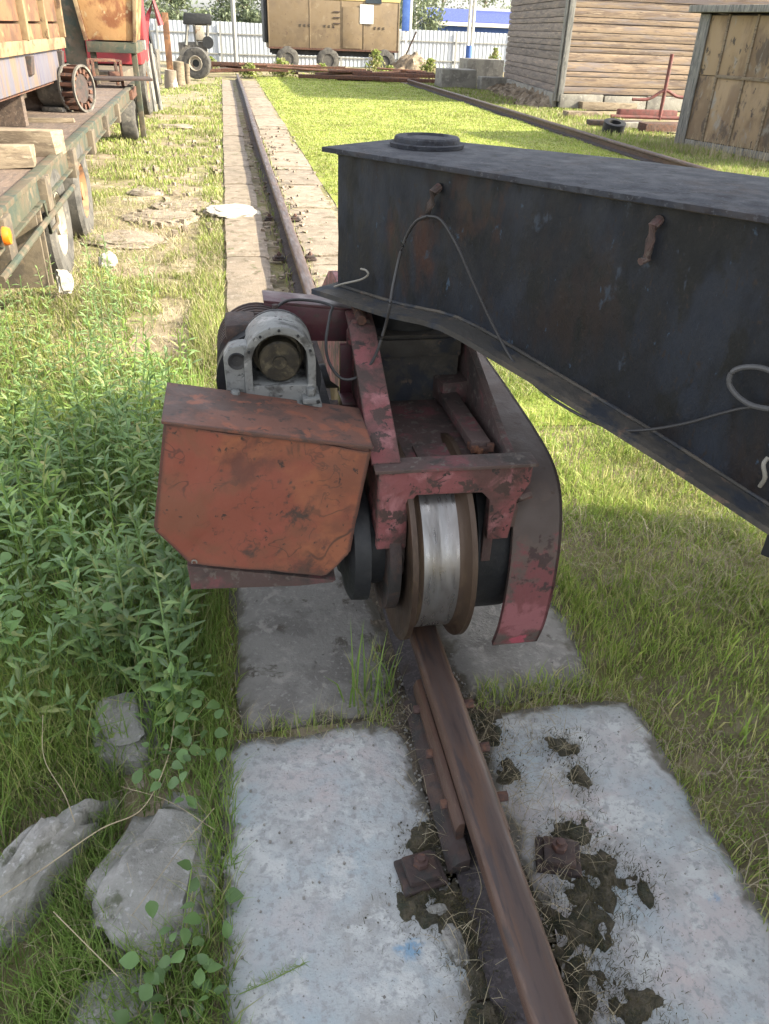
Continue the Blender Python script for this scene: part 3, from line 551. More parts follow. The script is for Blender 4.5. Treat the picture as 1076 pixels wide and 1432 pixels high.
# dent the sheet metal a little
bm = bmesh.new(); bm.from_mesh(cov.data); bmesh.ops.bevel(bm, geom=bm.edges[:], offset=.006, segments=2, affect='EDGES'); bmesh.ops.triangulate(bm, faces=[f for f in bm.faces if len(f.verts) > 4]); bmesh.ops.subdivide_edges(bm, edges=[e for e in bm.edges if e.calc_length() > .06], cuts=6, use_grid_fill=True); bm.normal_update()
for v in bm.verts:
    if v.co.y < -.14: v.co.y += .011*noise.noise(v.co*7)+.006*noise.noise(v.co*18)+.010*max(0, 1-abs((v.co.x+.36)*.9+(v.co.z-.44)*.6)/.03)*noise.noise(v.co*5)
bm.to_mesh(cov.data); bm.free(); cov.data.polygons.foreach_set('use_smooth', [True]*len(cov.data.polygons)); cov.data.set_sharp_from_angle(angle=R(25))
tl, tr = fr[0], fr[2]
mb = MB(); mb.prism([(tl[0]-.004, tl[1]+.001), (fr[1][0], fr[1][1]-.006), (tr[0]+.003, tr[1]+.001), (tr[0]+.003, tr[1]+.009), (tl[0]-.004, tl[1]+.009)], 'y', 1.594, 1.815); bp(mb, 'cover_lid', M['orangetop'], bevel=.002)
tray = onyp([(262, 790), (470, 810), (465, 813), (420, 818), (268, 823)], 1.62)
mb = MB(); mb.prism(tray, 'y', 1.615, 1.80); bp(mb, 'cover_tray', M['pinkdirt'], bevel=.003)
q = ony(272, 786, 1.595); mb = MB(); mb.tube([(q.x+.006*math.cos(t), 1.594, q.z+.006*math.sin(t)) for t in np.linspace(-.5, 3.6, 9)], .002, 6); bp(mb, 'lock_ring', M['wirewhite'], smooth=True)
# end piece of the motor: cast housing with an arched mouth
def arch(cx, cz, r_, zb, n=20): return [(cx-r_, zb)]+[(cx-r_*math.cos(t), cz+r_*math.sin(t)) for t in np.linspace(0, math.pi, n)]+[(cx+r_, zb)]
HY = 1.84; ac = ony(391, 500, HY); ax_, az_ = ac.x, ac.z
ro, ri = .088, .068; zb = ony(390, 560, HY).z
outer = arch(ax_, az_, ro, zb); inner = arch(ax_, az_, ri, az_-.062)
mb = MB(); n = len(outer); V = [(x, HY-.03, z) for x, z in outer]+[(x, HY-.03, z) for x, z in inner]+[(x, HY+.10, z) for x, z in outer]+[(x, HY+.10, z) for x, z in inner]
Fc = []
for i in range(n-1): Fc += [(i, i+1, n+i+1, n+i), (2*n+i, 2*n+i+1, 3*n+i+1, 3*n+i), (i, i+1, 2*n+i+1, 2*n+i), (n+i, n+i+1, 3*n+i+1, 3*n+i)]
Fc += [(0, n, 2*n-1, n-1), (n, 3*n, 4*n-1, 2*n-1), (0, n-1, 3*n-1, 2*n)]
mb.add(V, Fc); hs_ = bp(mb, 'arched_housing', M['alu'], bevel=.004)
mb = MB(); mb.prism(outer, 'y', HY+.101, HY+.11); bp(mb, 'housing_back', M['dark'])
mb = MB(); mb.revx([(HY+.10, .064), (HY+.045, .064), (HY+.045, .058), (HY+.03, .058), (HY+.03, .052), (HY-.012, .052), (HY-.016, .048), (HY-.016, .016), (HY-.022, .016), (HY-.022, .001)], 0, az_-.006, 40, 'y', ax_); bp(mb, 'brake_disc', M['disc'], smooth=True, ang=30)
lobe = [(ax_-ro-.045, zb), (ax_-ro-.048, az_+.012), (ax_-ro-.034, az_+.034), (ax_-ro-.015, az_+.04), (ax_-ro+.012, az_+.042), (ax_-ro+.008, zb)]
mb = MB(); mb.prism(lobe, 'y', HY-.022, HY+.03); bp(mb, 'housing_lug', M['alu'], hs_ if False else None, bevel=.006)
hc = (ax_-ro-.016, az_+.002)
mb = MB(); mb.revx([(HY-.024, .013), (HY-.026, .020), (HY-.022, .022)], 0, hc[1], 24, 'y', hc[0]); mb.revx([(HY-.0235, .0005), (HY-.0235, .014)], 0, hc[1], 24, 'y', hc[0]); bp(mb, 'lug_hole', M['dark'], smooth=True)
mb = MB(); mb.box(ax_-ro-.05, ax_+ro+.012, HY-.055, HY+.10, zb-.02, zb+.012); bp(mb, 'housing_base', M['alu'], bevel=.006)
for dx, dy in ((-ro-.025, -.04), (ro-.015, -.04)):
    mb = MB(); mb.box(ax_+dx-.022, ax_+dx+.022, HY-.06, HY-.02, zb+.012, zb+.028); bp(mb, 'base_foot', M['alu'], bevel=.005)
    mb = MB(); c_ = (ax_+dx, HY-.04, zb+.028); mb.prism([(c_[0]+.012*math.cos(k*math.pi/3), c_[1]+.012*math.sin(k*math.pi/3)) for k in range(6)], 'z', c_[2], c_[2]+.02); bp(mb, 'bolt', M['alu'], bevel=.002)
for t in np.linspace(.35, math.pi-.35, 5):
    mb = MB(); mb.revx([(HY-.034, .0005), (HY-.034, .0035), (HY-.029, .0035)], 0, az_+.079*math.sin(t), 8, 'y', ax_-.079*math.cos(t)); bp(mb, 'screw', M['dark'])
# motor body behind with fins
mb = MB(); mc = (ax_-.045, az_-.062)
prof = [(HY+.11, .001), (HY+.11, .10)]
for k in range(8): y_ = HY+.13+k*.022; prof += [(y_, .10), (y_+.004, .112), (y_+.012, .112), (y_+.016, .10)]
prof += [(HY+.32, .10), (HY+.34, .08), (HY+.34, .001)]
mb.revx(prof, 0, mc[1], 40, 'y', mc[0]); bp(mb, 'motor_body', M['rustdark'], smooth=True, ang=30)
mb = MB(); mb.revx([(HY+.06, .10), (HY+.06, .135), (HY+.10, .135), (HY+.10, .10)], 0, az_-.085, 48, 'y', ax_-.025); bp(mb, 'motor_flange', M['dark'], smooth=True, ang=30)
mb = MB(); mb.box(mc[0]-.085, mc[0]-.005, HY+.10, HY+.22, mc[1]+.07, mc[1]+.115); bp(mb, 'terminal_box', M['rustdark'], bevel=.015)
mb = MB(); mb.tube([(mc[0]+.045, HY+.13, mc[1]+.10), (mc[0]+.045, HY+.13, mc[1]+.155)], .008, 10); bp(mb, 'lifting_eye', M['rustdark'], smooth=True)
mb = MB(); mb.box(-.06, .30, 1.80, 2.20, .60, .625); bp(mb, 'motor_bed', M['rustdark'], bevel=.004)
mb = MB(); mb.box(-.02, .22, 1.82, 2.1, .625, zb-.02); bp(mb, 'gearbox', M['dark'], bevel=.01)
# dark red angle carrying the motor
pa = onyp([(369, 424), (372, 476), (520, 478), (520, 438)], 2.12)
mb = MB(); mb.prism(pa, 'y', 2.12, 2.13); bp(mb, 'angle_bracket', M['purple'], bevel=.002)
mb = MB(); mb.add([(pa[0][0], 2.12, pa[0][1]), (pa[3][0], 2.12, pa[3][1]), (pa[3][0], 2.22, pa[3][1]), (pa[0][0], 2.22, pa[0][1]), (pa[0][0], 2.12, pa[0][1]+.008), (pa[3][0], 2.12, pa[3][1]+.008), (pa[3][0], 2.22, pa[3][1]+.008), (pa[0][0], 2.22, pa[0][1]+.008)],
    [(0, 1, 2, 3), (4, 5, 6, 7), (0, 1, 5, 4), (1, 2, 6, 5), (2, 3, 7, 6), (3, 0, 4, 7)]); bp(mb, 'angle_lip', M['purple'], bevel=.001)
mb = MB(); mb.box(.265, .30, 2.03, 2.05, .60, .86); bp(mb, 'bracket_post', M['purple'], bevel=.003)
mb = MB(); mb.prism([(.285, .60), (.285, .90), (.30, .93), (.345, .93), (.36, .90), (.345, .60)], 'y', 2.035, 2.045); bp(mb, 'bracket_gusset', M['pink'], bevel=.003)
mb = MB(); mb.box(.262, .30, 1.95, 2.05, .62, .72); bp(mb, 'bracket_foot', M['purple'], bevel=.004)
hb = ony(500, 437, 2.1); mb = MB(); mb.tube([(hb.x, 2.02, .932), (hb.x, 2.13, .935)], .013, 10); bp(mb, 'hinge_pin', M['rust'], smooth=True)

# ------------------------------------------------------------------ crane beam
A = onz(450, 205, 1.34); B = onz(1076, 303, 1.34); D = (B-A).normalized(); N = Vector((-D.y, D.x, 0))  # N points away from camera
BE = R(0)
beam = empty('crane_beam', (A.x, A.y, 0), math.atan2(D.y, D.x), label='dark blue tapering box girder resting on the red bogie', cat='crane beam')
def webpt(x, y, off=.03):
    q = ray(x, y); P0 = A+N*off; t = (P0-CAM).dot(N)/q.dot(N); P = CAM+q*t; return (P-A).dot(D), off, P.z
BL = 3.0
wb = [(.025, .978), (.26, .975), (.40, .984), (.47, .982), (.56, .963), (.80, .905), (1.02, .85), (1.26, .782), (2.0, .60), (BL, .50)]
def bot(x):
    for (a_, za), (b_, zb_) in zip(wb, wb[1:]):
        if a_ <= x <= b_: return za+(zb_-za)*(x-a_)/(b_-a_)
    return wb[0][1] if x < wb[0][0] else wb[-1][1]
xsb = sorted(set([round(v, 3) for v in list(np.arange(.03, BL, .06))]+[BL]))
def web(y0, y1):
    mb = MB(); n = len(xsb); V = []; Fc = []
    for yy in (y0, y1):
        for x in xsb:
            zb_ = bot(x)+.006
            for k in range(9): V.append((x, yy+.003*noise.noise(Vector((x*3, k*.5, yy)))*(0 < k < 8), zb_+(1.328-zb_)*k/8))
    for s in (0, 1):
        o_ = s*n*9
        for i in range(n-1):
            for k in range(8): Fc.append((o_+i*9+k, o_+(i+1)*9+k, o_+(i+1)*9+k+1, o_+i*9+k+1))
    for k in range(8): Fc.append((k, k+1, n*9+k+1, n*9+k))
    mb.add(V, Fc); return mb
web(.030, .040).build('web_plate', M['beam'], beam, smooth=True)
FAR = [(0, .375), (.17, .375), (.6, .50), (BL, .50)]
mb = web(.365, .375)
mb.build('web_plate', M['beam'], beam, smooth=True)
mb = MB(); mb.box(.032, .042, .041, .364, .985, 1.327); mb.build('end_plate', M['beam'], beam)
mb = MB(); mb.prism([(0, 0), (BL, 0), (BL, .50), (.60, .50), (.17, .41), (-.005, .40)], 'z', 1.328, 1.34)
tp = mb.build('top_flange', M['beamtop'], beam, bevel=.0015)
mb = MB(); V = []; Fc = []; xb = [0., .03]+[x for x in xsb if x > .04]
for x in xb:
    z = bot(x)+.004*noise.noise(Vector((x*4, 1, 1)))
    y0 = -.045+.005*noise.noise(Vector((x*5, 0, 0)))
    V += [(x, y0, z-.010), (x, .42, z-.010), (x, .42, z+.004), (x, y0, z+.004)]
for i in range(len(xb)-1):
    for k in range(4): Fc.append((i*4+k, i*4+(k+1) % 4, (i+1)*4+(k+1) % 4, (i+1)*4+k))
Fc += [(0, 1, 2, 3), tuple(range(4*len(xb)-4, 4*len(xb)))]
mb.add(V, Fc); mb.build('bottom_flange', M['flange'], beam, smooth=True, ang=30)
for nm_, pz in (('weld_seam', lambda x: bot(x)+.008), ('weld_seam', lambda x: 1.3265)):
    mb = MB(); mb.tube([(x, .028+.001*math.sin(x*200), pz(x)) for x in xsb], [.004+.0012*random.random() for _ in xsb], 6); mb.build(nm_, M['flange'], beam, smooth=True)
rc = onz(597, 204, 1.342)-A; rx_, ry_ = rc.dot(D), rc.dot(N)
mb = MB(); mb.revx([(1.341, .001), (1.341, .098), (1.350, .100), (1.352, .096), (1.352, .088), (1.362, .087), (1.366, .083), (1.368, .06), (1.362, .056), (1.362, .001)], ry_, 0, 56, 'z', rx_); mb.build('pivot_cap', M['beamtop'], beam, smooth=True, ang=30)
for (pts) in ([(608, 262), (603, 285), (597, 303)], [(917, 308), (910, 335), (905, 362)]):
    P_ = [webpt(*p, off=.012) for p in pts]; mb = MB(); 
    mb.tube([(P_[0][0]+.002, .028, P_[0][2]), (P_[0][0], .008, P_[0][2]-.01), P_[1], P_[2], (P_[2][0]-.006, -.004, P_[2][2]-.004)], [.010, .011, .010, .009, .008], 8)
    mb.build('cable_hook', M['pinkdirt'], beam, smooth=True)
mb = MB(); mb.box(1.30, 1.36, -.03, .029, .70, .78); mb.build('lug_plate', M['dark'], beam, bevel=.004)
# unseen box added to cast the foreground shade; crane leg form is assumed
mb = MB(); mb.box(-.22, .22, -2.6, 1.98, .52, 3.4); lg = mb.build('shade_leg_box', M['beam'], None, bevel=.01)
lg.data.transform(Matrix.Translation((2.52, 0, 0))); lg.parent = beam; lg.matrix_parent_inverse = (Matrix.Translation((A.x, A.y, 0))@Matrix.Rotation(math.atan2(D.y, D.x), 4, 'Z')).inverted()
for yy in (-2.3, -.1):
    mb = MB(); mb.box(2.40, 2.64, yy-.12, yy+.12, -.1, .519); sp_ = mb.build('support_block', M['wood'], bevel=.01); sp_.parent = beam; sp_.matrix_parent_inverse = lg.matrix_parent_inverse
# cables
def W(x, y, off=.03):
    s, o_, z = webpt(x, y, off); P = A+D*s+N*off; return (P.x, P.y, z)
def spl(P, n=8):
    P = [Vector(p) for p in P]; P = [P[0]*2-P[1]]+P+[P[-1]*2-P[-2]]; out = []
    for i in range(1, len(P)-2):
        for k in range(n):
            t = k/n; a_, b_, c_, d_ = P[i-1], P[i], P[i+1], P[i+2]
            out.append(.5*((2*b_)+(c_-a_)*t+(2*a_-5*b_+4*c_-d_)*t*t+(3*b_-a_-3*c_+d_)*t**3))
    out.append(P[-2]); return out
def cable(pts, r_, m, label, cat='cable', name='cable'):
    mb = MB(); mb.tube(spl(pts), r_, 8); o = mb.build(name, m, smooth=True); tag(o, label, cat); return recenter(o, pts[0])
o597 = -.012
cable([W(598, 302, o597), W(580, 312, o597), W(563, 345, o597), W(550, 400, -.05), W(545, 430, -.07), W(538, 460, -.07), ony(524, 500, 1.9), ony(505, 525, 1.88), ony(480, 530, 1.88), ony(462, 510, 1.9), ony(456, 480, 1.95), ony(462, 440, 2.02), ony(464, 428, 2.08), ony(440, 421, 2.1), ony(405, 420, 2.08), ony(385, 432, 2.03), ony(374, 452, 1.99), ony(368, 470, 1.97)], .0040, M['cable'], 'black cable looping from the beam hook down over the motor bracket')
cable([W(598, 302, o597), W(617, 308, o597), W(640, 345, o597), W(662, 395, o597), W(690, 455, o597), W(720, 508, -.02), W(760, 548, -.04), W(810, 580, -.045), W(860, 600, -.03), W(905, 601, -.012), W(960, 592, 0), W(1010, 578, 0), W(1050, 570, 0), W(1100, 575, 0), W(1140, 600, 0)], .0036, M['cable'], 'long thin cable drooping across the blue beam side')
cable([W(1076, 572, -.008), W(1050, 566, -.008), W(1030, 552, -.008), W(1020, 535, -.008), W(1026, 519, -.008), W(1048, 513, -.008), W(1076, 518, -.008), W(1110, 540, -.008)], .0055, M['cablelight'], 'grey cable loop at the right edge of the blue beam')
cable([W(468, 401, -.01), W(480, 397, -.02), W(505, 391, -.03), W(515, 384, -.035), W(512, 378, -.035), W(505, 376, -.03)], .0028, M['wirewhite'], 'short bent bare wire poking out at the left end of the beam', 'wire', 'bent_wire')
cable([W(1074, 640, -.02), W(1068, 650, -.03), W(1070, 668, -.03), W(1063, 680, -.02)], .0045, M['wirewhite'], 'short pale wire end on the beam lug at the right edge', 'wire', 'wire_end')
exec_foliage = True

# ------------------------------------------------------------------ rocks by the slabs
rocks = [
 ('concrete_chunk', (-.265, 1.10, -.105), (.34, .50, .22), R(-22), 17, 'broad flat grey stone leaning against the near slab', .16, R(6)),
 ('concrete_chunk', (-.545, 1.17, -.065), (.17, .46, .27), R(-30), 9, 'pointed rough pale stone standing at the left edge', .12, R(8)),
 ('concrete_chunk', (-.375, 1.56, -.08), (.22, .24, .19), R(15), 8, 'half hidden grey stone behind the flat one, under green leaves', .14, 0),
 ('concrete_chunk', (-.33, .86, -.10), (.20, .13, .12), R(5), 12, 'small stone at the bottom edge among dry stalks', .16, 0),
 ('concrete_chunk', (.35, .835, .006), (.040, .085, .035), R(14), 21, 'pale crumbled concrete bit beside the rail clamp', .2, 0),
 ('concrete_chunk', (.33, .905, .006), (.045, .022, .02), R(5), 22, 'thin sliver of pale concrete against the clamp plate', .2, 0)]
for nme, c, s, rz, sd_, lab, amp, tl_ in rocks:
    tag(rock(nme, M['rock'], c, s, rz, sd_, amp, tilt=tl_, taper=.4 if 'pointed' in lab else (.25 if 'flat grey' in lab else .1)), lab, 'stone')
tag(rock('white_block', M['plaster'], (-.965, 6.25, .05), (.12, .10, .10), .2, 31, .1), 'white block in the grass right of the trailer wheels', 'block')
tag(rock('white_block', M['plaster'], (-1.17, 5.6, .06), (.10, .10, .16), .5, 33, .1), 'white block beneath the nearer trailer wheel', 'block')
tag(rock('plaster_lump', M['plaster'], (-.03, 8.3, -.0), (.5, .55, .09), .2, 35, .08), 'spread lump of white plaster on the slabs left of the rail', 'rubble')
for k, (px, py, s) in enumerate([(245, 175, .25), (225, 300, .3), (260, 285, .28), (205, 265, .2), (175, 330, .3), (300, 915, .05)]):
    if py > 600: continue
    c = onz(px, py, 0); labs = ['flat grey paving piece in the far yard grass', 'pale broken paving piece left of the plaster lump', 'cracked paving piece touching the plaster lump', 'small paving piece near the trailer edge', 'dusty paving piece beside the farther trailer wheel']
    o = rock('paving_piece', M['farslab'], (c.x, c.y, -.035), (s*2, s*2.2, .07), k, 50+k, .12); tag(o, labs[k], 'paving')

# ------------------------------------------------------------------ trailer
T1, T2 = onz(0, 296, .76), onz(195, 111, .76); TD = (T2-T1).normalized()
TO = T1-TD*.9; TL = (T2-TO).length
TA = math.atan2(TD.x, TD.y)   # rotation from +Y
tr_ = empty('flatbed_trailer', (TO.x, TO.y, 0), -TA, label='faded green flatbed trailer with board deck loaded with scrap', cat='trailer')
for k in range(14):
    y0 = k*TL/14; mb = MB(); mb.box(-2.2, -.05, y0+.006, y0+TL/14-.006, .70, .745, j=.004); mb.build('deck_board', M['deck'], tr_, bevel=.004)
mb = MB(); mb.box(-.07, 0, 0, TL, .735, .765); mb.box(-.045, -.03, 0, TL, .60, .735); mb.box(-.07, 0, 0, TL, .585, .60); mb.build('side_rail', M['green'], tr_, bevel=.003)
for yy in (.9, 2.15, 3.45, 4.75, 6.1, 7.5):
    mb = MB(); mb.prism([(-.9, .70), (-.0, .74), (-.0, .60), (-.9, .45)], 'y', yy, yy+.05); mb.build('outrigger', M['mudtan'], tr_, bevel=.003)
    mb = MB(); mb.box(-.09, .02, yy-.05, yy+.12, .53, .73); mb.build('stake_pocket', M['mudtan'], tr_, bevel=.004)
mb = MB(); mb.box(-1.75, -1.6, 0, TL, .38, .70); mb.build('chassis_beam', M['green'], tr_, bevel=.005)
mb = MB(); mb.box(-.62, -.47, 0, TL, .38, .70); mb.build('chassis_beam', M['green'], tr_, bevel=.005)
def to_t(P): d_ = P-TO; return Vector((d_.dot(Vector((TD.y, -TD.x, 0))), d_.dot(TD), P.z))
def tw(lx, yy, rim, rr=.40, par=tr_, zc=.32, wd=.24):
    mb = MB(); mb.revx([(lx-wd, rr*.52), (lx-wd, rr*.9), (lx-wd+.03, rr), (lx-.03, rr), (lx, rr*.93), (lx+.005, rr*.75), (lx-.01, rr*.56), (lx-.03, rr*.52)], yy, zc, 40); t = mb.build('tyre', M['tyre'], par, smooth=True, ang=40)
    mb = MB(); mb.revx([(lx-.02, rr*.56), (lx-.012, rr*.52), (lx-.06, rr*.46), (lx-.14, rr*.40), (lx-.14, rr*.22), (lx-.02, rr*.18), (lx-.02, .001)], yy, zc, 32); mb.build('rim', rim, t, smooth=True, ang=30)
w1 = to_t(onx(68, 345, -1.33)); w2 = to_t(onx(113, 300, -1.33))
tw(-.03, w1.y+.12, M['rimwhite']); tw(-.03, w2.y, M['rimrust'])
mb = MB(); mb.box(-.06, 0, w1.y-.75, w1.y-.72, .12, .60); fl = mb.build('mud_flap', M['mudtan'], tr_, bevel=.004)
mb = MB(); mb.box(-.6, -.02, w1.y-.80, w1.y-.77, .12, .60); mb.build('mud_flap', M['mudtan'], tr_, bevel=.004)
lp = to_t(onx(6, 292, TO.x+.03)); mb = MB(); mb.revx([(.02, .001), (.02, .045), (.035, .045), (.05, .038), (.055, .001)], lp.y, .665, 20); lm_ = mb.build('marker_lamp', M['orangelamp'], tr_, smooth=True)
mb = MB(); mb.tube([(.01, .6, .50), (.01, 3.2, .50)], .02); mb.tube([(.01, 2.0, .6), (.015, 2.0, .42), (.015, 2.3, .42), (.01, 2.3, .6)], .012); mb.build('side_pipe', M['green'], tr_, smooth=True)
mb = MB(); mb.box(-.05, .015, TL-2.0, TL-.6, .60, .73); mb.build('rusty_patch', M['rust'], tr_, bevel=.004)
tw(-.03, TL-1.2, M['rimwhite'], .28, zc=.26)

def world_box(name, m, c, s, rz, label, cat, group=None, bevel=.006, j=.01, tilt=0):
    mb = MB(); mb.box(-s[0]/2, s[0]/2, -s[1]/2, s[1]/2, 0, s[2], j=j); o = mb.build(name, m, bevel=bevel); o.location = c; o.rotation_euler = (tilt, 0, rz); return tag(o, label, cat, group)
zd = .748
p = onz(35, 222, zd+.05); world_box('timber_block', M['wood'], (p.x-.16, p.y, zd), (.44, .22, .13), R(4), 'thick squared timber end in front on the trailer deck', 'timber')
p = onz(45, 196, zd+.1); world_box('timber_plank', M['wood'], (p.x-.1, p.y+.1, zd+.0), (.55, .28, .16), R(-6), 'pale timber slab behind the thick block on the trailer', 'timber')
p = onz(70, 168, zd+.02); world_box('timber_plank', M['wood'], (p.x-.05, p.y+.1, zd), (.50, .12, .03), R(2), 'thin pale plank lying before the old motor', 'timber')
p = onz(28, 132, zd+.2); world_box('timber_plank', M['wood'], (p.x-.1, p.y, zd+.17), (.30, .12, .05), R(3), 'short pale plank propped left of the old motor', 'timber')
p = onz(42, 150, zd); world_box('timber_prop', M['wood'], (p.x, p.y, zd), (.04, .05, .17), 0, 'upright stick under the short plank', 'timber')
# old electric motor on the deck
p = onz(92, 158, zd); e = empty('electric_motor', (p.x-.03, p.y+.25, zd), R(-20), label='old grey electric motor lying on the trailer with a finned round cover', cat='motor'); e.scale = (1.45, 1.45, 1.45)
mb = MB(); mb.revx([(-.20, .001), (-.20, .05), (-.15, .07), (-.15, .12), (-.13, .135), (.05, .135), (.05, .001)], 0, .15, 30); mb.build('body', M['motor'], e, smooth=True, ang=35)
for k in range(14):
    an = 2*math.pi*k/14; mb = MB(); mb.box(.05, .16, -.012, .012, .10, .15, None); ob = mb.build('fin', M['rust'], e)
    ob.data.transform(Matrix.Rotation(an, 4, 'X')); ob.location = (0, 0, .15)
mb = MB(); mb.revx([(.05, .001), (.05, .095), (.15, .095), (.15, .001)], 0, .15, 30); mb.build('rotor', M['rustdark'], e, smooth=True, ang=30)
mb = MB(); mb.revx([(.05, .155), (.05, .14), (.065, .14), (.065, .155), (.05, .155)], 0, .15, 30); mb.revx([(.16, .155), (.16, .14), (.175, .14), (.175, .155), (.16, .155)], 0, .15, 30); mb.build('fin_ring', M['motor'], e, smooth=True)
mb = MB(); mb.box(-.12, .04, -.13, .13, -.0, .03); mb.build('foot', M['motor'], e, bevel=.004)
# clutter behind the motor
p = onz(150, 120, zd); e = empty('iron_rack', (p.x, p.y, zd), R(20), label='rusty little angle iron rack behind the motor on the trailer', cat='rack')
for x in (-.2, .2):
    for y_ in (-.15, .15):
        mb = MB(); mb.box(x-.02, x+.02, y_-.02, y_+.02, 0, .34); mb.build('post', M['rust'], e, bevel=.003)
for z in (.1, .32):
    mb = MB(); mb.box(-.2, .2, -.17, -.14, z, z+.03); mb.build('crossbar', M['rust'], e, bevel=.003)
    mb = MB(); mb.box(-.2, .2, .14, .17, z, z+.03); mb.build('crossbar', M['rust'], e, bevel=.003)
mb = MB(); mb.revx([(.05, .001), (.05, .07), (.2, .07), (.2, .001)], 0, .12, 20); mb.build('drum', M['rust'], e, smooth=True, ang=30)
p = onz(175, 128, zd); world_box('metal_plate', M['rustdark'], (p.x-.1, p.y+.8, zd+.10), (.8, .5, .03), R(10), 'flat dark rusty plate lying at the far end of the trailer', 'plate')
# cargo body with ribs
cb = empty('cargo_body', (-1.70, 0, 0), label='rusty orange ribbed cargo body with lilac lower panels on the trailer', cat='cargo body')
def yb(px): return onx(px, 110, -1.70).y
Y0, Y1 = 5.6, 10.2
mb = MB(); mb.box(-2.0, -.04, Y0, Y1, 1.02, 1.06); mb.build('floor', M['rust'], cb)
mb = MB(); mb.box(-.03, 0, Y0, Y1-.05, 1.05, 1.32); mb.build('lower_panel', M['bluegrey'], cb, bevel=.003)
mb = MB(); mb.box(-.05, .04, Y0, Y1, 1.32, 1.42); mb.build('side_sill', M['cream'], cb, bevel=.006)
for k, (a_, b_) in enumerate([(Y0, 6.9), (6.98, 8.28), (8.36, 9.2), (9.28, Y1-.06)]):
    for z0, z1 in ((1.42, 1.55), (1.56, 1.95), (1.96, 2.5)):
        mb = MB(); mb.box(-.025, random.uniform(-.004, .004), a_, b_, z0, z1-.01); mb.build('side_board', M['rustwood'], cb, bevel=.003)
for yy in (6.94, 8.32, 9.24, Y1-.02):
    mb = MB(); mb.box(-.05, .055, yy-.04, yy+.04, 1.42, 2.6); mb.build('rib', M['cream'], cb, bevel=.006)
mb = MB(); mb.box(-2.0, -.05, Y1-.05, Y1, 1.06, 2.5); mb.build('end_wall', M['rustwood'], cb)
mb = MB(); mb.box(-2.0, -1.95, Y0, Y1, 1.06, 2.5); mb.build('side_wall', M['rustwood'], cb)
for yy in (6.94, 8.32, 9.9):
    mb = MB(); mb.prism([(-.03, 1.30), (.05, 1.30), (.03, 1.16), (-.03, 1.12)], 'y', yy-.07, yy+.07); mb.build('latch', M['rustdark'], cb, bevel=.006)
    mb = MB(); mb.box(-1.9, -.1, yy-.06, yy+.06, .748, 1.02); mb.build('bearer', M['deck'], cb)

# rusty bin beyond and truck behind
bn = empty('rusty_bin', (-1.64, 14.1, 0), label='square bin with flaking orange rust on a green frame beyond the trailer', cat='bin')
mb = MB(); mb.prism([(-.33, 1.33), (.33, 1.33), (.44, 1.98), (-.42, 1.98)], 'y', 0, 1.1); mb.build('body', M['binrust'], bn, bevel=.01)
mb = MB(); mb.box(-.45, .47, -.03, 1.13, 1.95, 2.02); mb.build('rim', M['cream'], bn, bevel=.01)
for x in (-.36, .34): mb = MB(); mb.prism([(x-.02, 1.32), (x+.03, 1.32), (x*1.25+.03, 1.96), (x*1.25-.03, 1.96)], 'y', -.035, -.002); mb.build('corner_post', M['cream'], bn, bevel=.004)
mb = MB(); mb.box(-.36, .36, -.02, 1.1, 1.17, 1.31); mb.build('base_frame', M['green'], bn, bevel=.006)
mb = MB(); mb.box(-.70, -.4, .1, .2, .3, 1.85); mb.build('frame_panel', M['green'], bn, bevel=.006)
for x in (-.3, .3): mb = MB(); mb.box(x-.04, x+.04, .1, .2, 0, 1.17); mb.build('leg', M['green'], bn, bevel=.006)
def bar(a_, b_, w_): 
    mb = MB(); mb.tube([a_, b_], w_, 4); return mb
tk = empty('red_truck', (-2.2, 17.0, 0), label='old red truck standing behind the rusty bin', cat='truck')
mb = MB(); mb.prism([(0, .9), (0, 2.6), (.3, 3.1), (1.9, 3.1), (2.0, .9)], 'x', -1.2, .72); mb.build('cab', M['redpaint'], tk, bevel=.04)
mb = MB(); mb.prism([(.4, 2.0), (.5, 2.75), (1.6, 2.75), (1.7, 2.0)], 'x', .721, .73); mb.build('side_window', M['glass'], tk)
mb = MB(); mb.box(-1.05, .6, -.012, -.002, 1.95, 2.6); mb.build('rear_window', M['glass'], tk)
mb = MB(); mb.box(-1.1, .6, -2.2, 4.2, .62, .88); mb.build('chassis', M['mudtan'], tk, bevel=.01)
for yy in (.9, 3.4):
    tw(.72, yy, M['rimrust'], .5, tk, .5, .28)
mb = MB(); mb.box(.60, .84, -.35, -.1, 1.3, 3.0); mb.build('exhaust_stack', M['redpaint'], tk, bevel=.03)
mb = MB(); mb.box(.66, .84, -.34, -.1, 1.15, 1.3); mb.build('stack_foot', M['greyplank'], tk, bevel=.01)
# grey wooden stand
p = onz(207, 156, 0); st = empty('wooden_stand', (p.x-.15, p.y, 0), R(5), label='grey weathered plank stand at the far end of the trailer', cat='stand')
for k, (x, w_) in enumerate([(-.26, .18), (-.06, .17), (.13, .12)]):
    mb = MB(); mb.box(x, x+w_, -.04, .0, 0, .82, j=.01); mb.build('plank', M['greyplank'], st, bevel=.006)
mb = MB(); mb.box(-.3, .22, -.12, .06, .82, 1.08, j=.01); mb.build('top_board', M['greyplank'], st, bevel=.01)
mb = MB(); mb.tube([(.30, 0, 0), (.24, .1, 1.15)], .05, 8); mb.build('pole', M['greyplank'], st, smooth=True)
mb = MB(); mb.tube([(.42, .4, 0), (.34, .5, 1.2)], .045, 8); mb.build('pole', M['greyplank'], st, smooth=True)
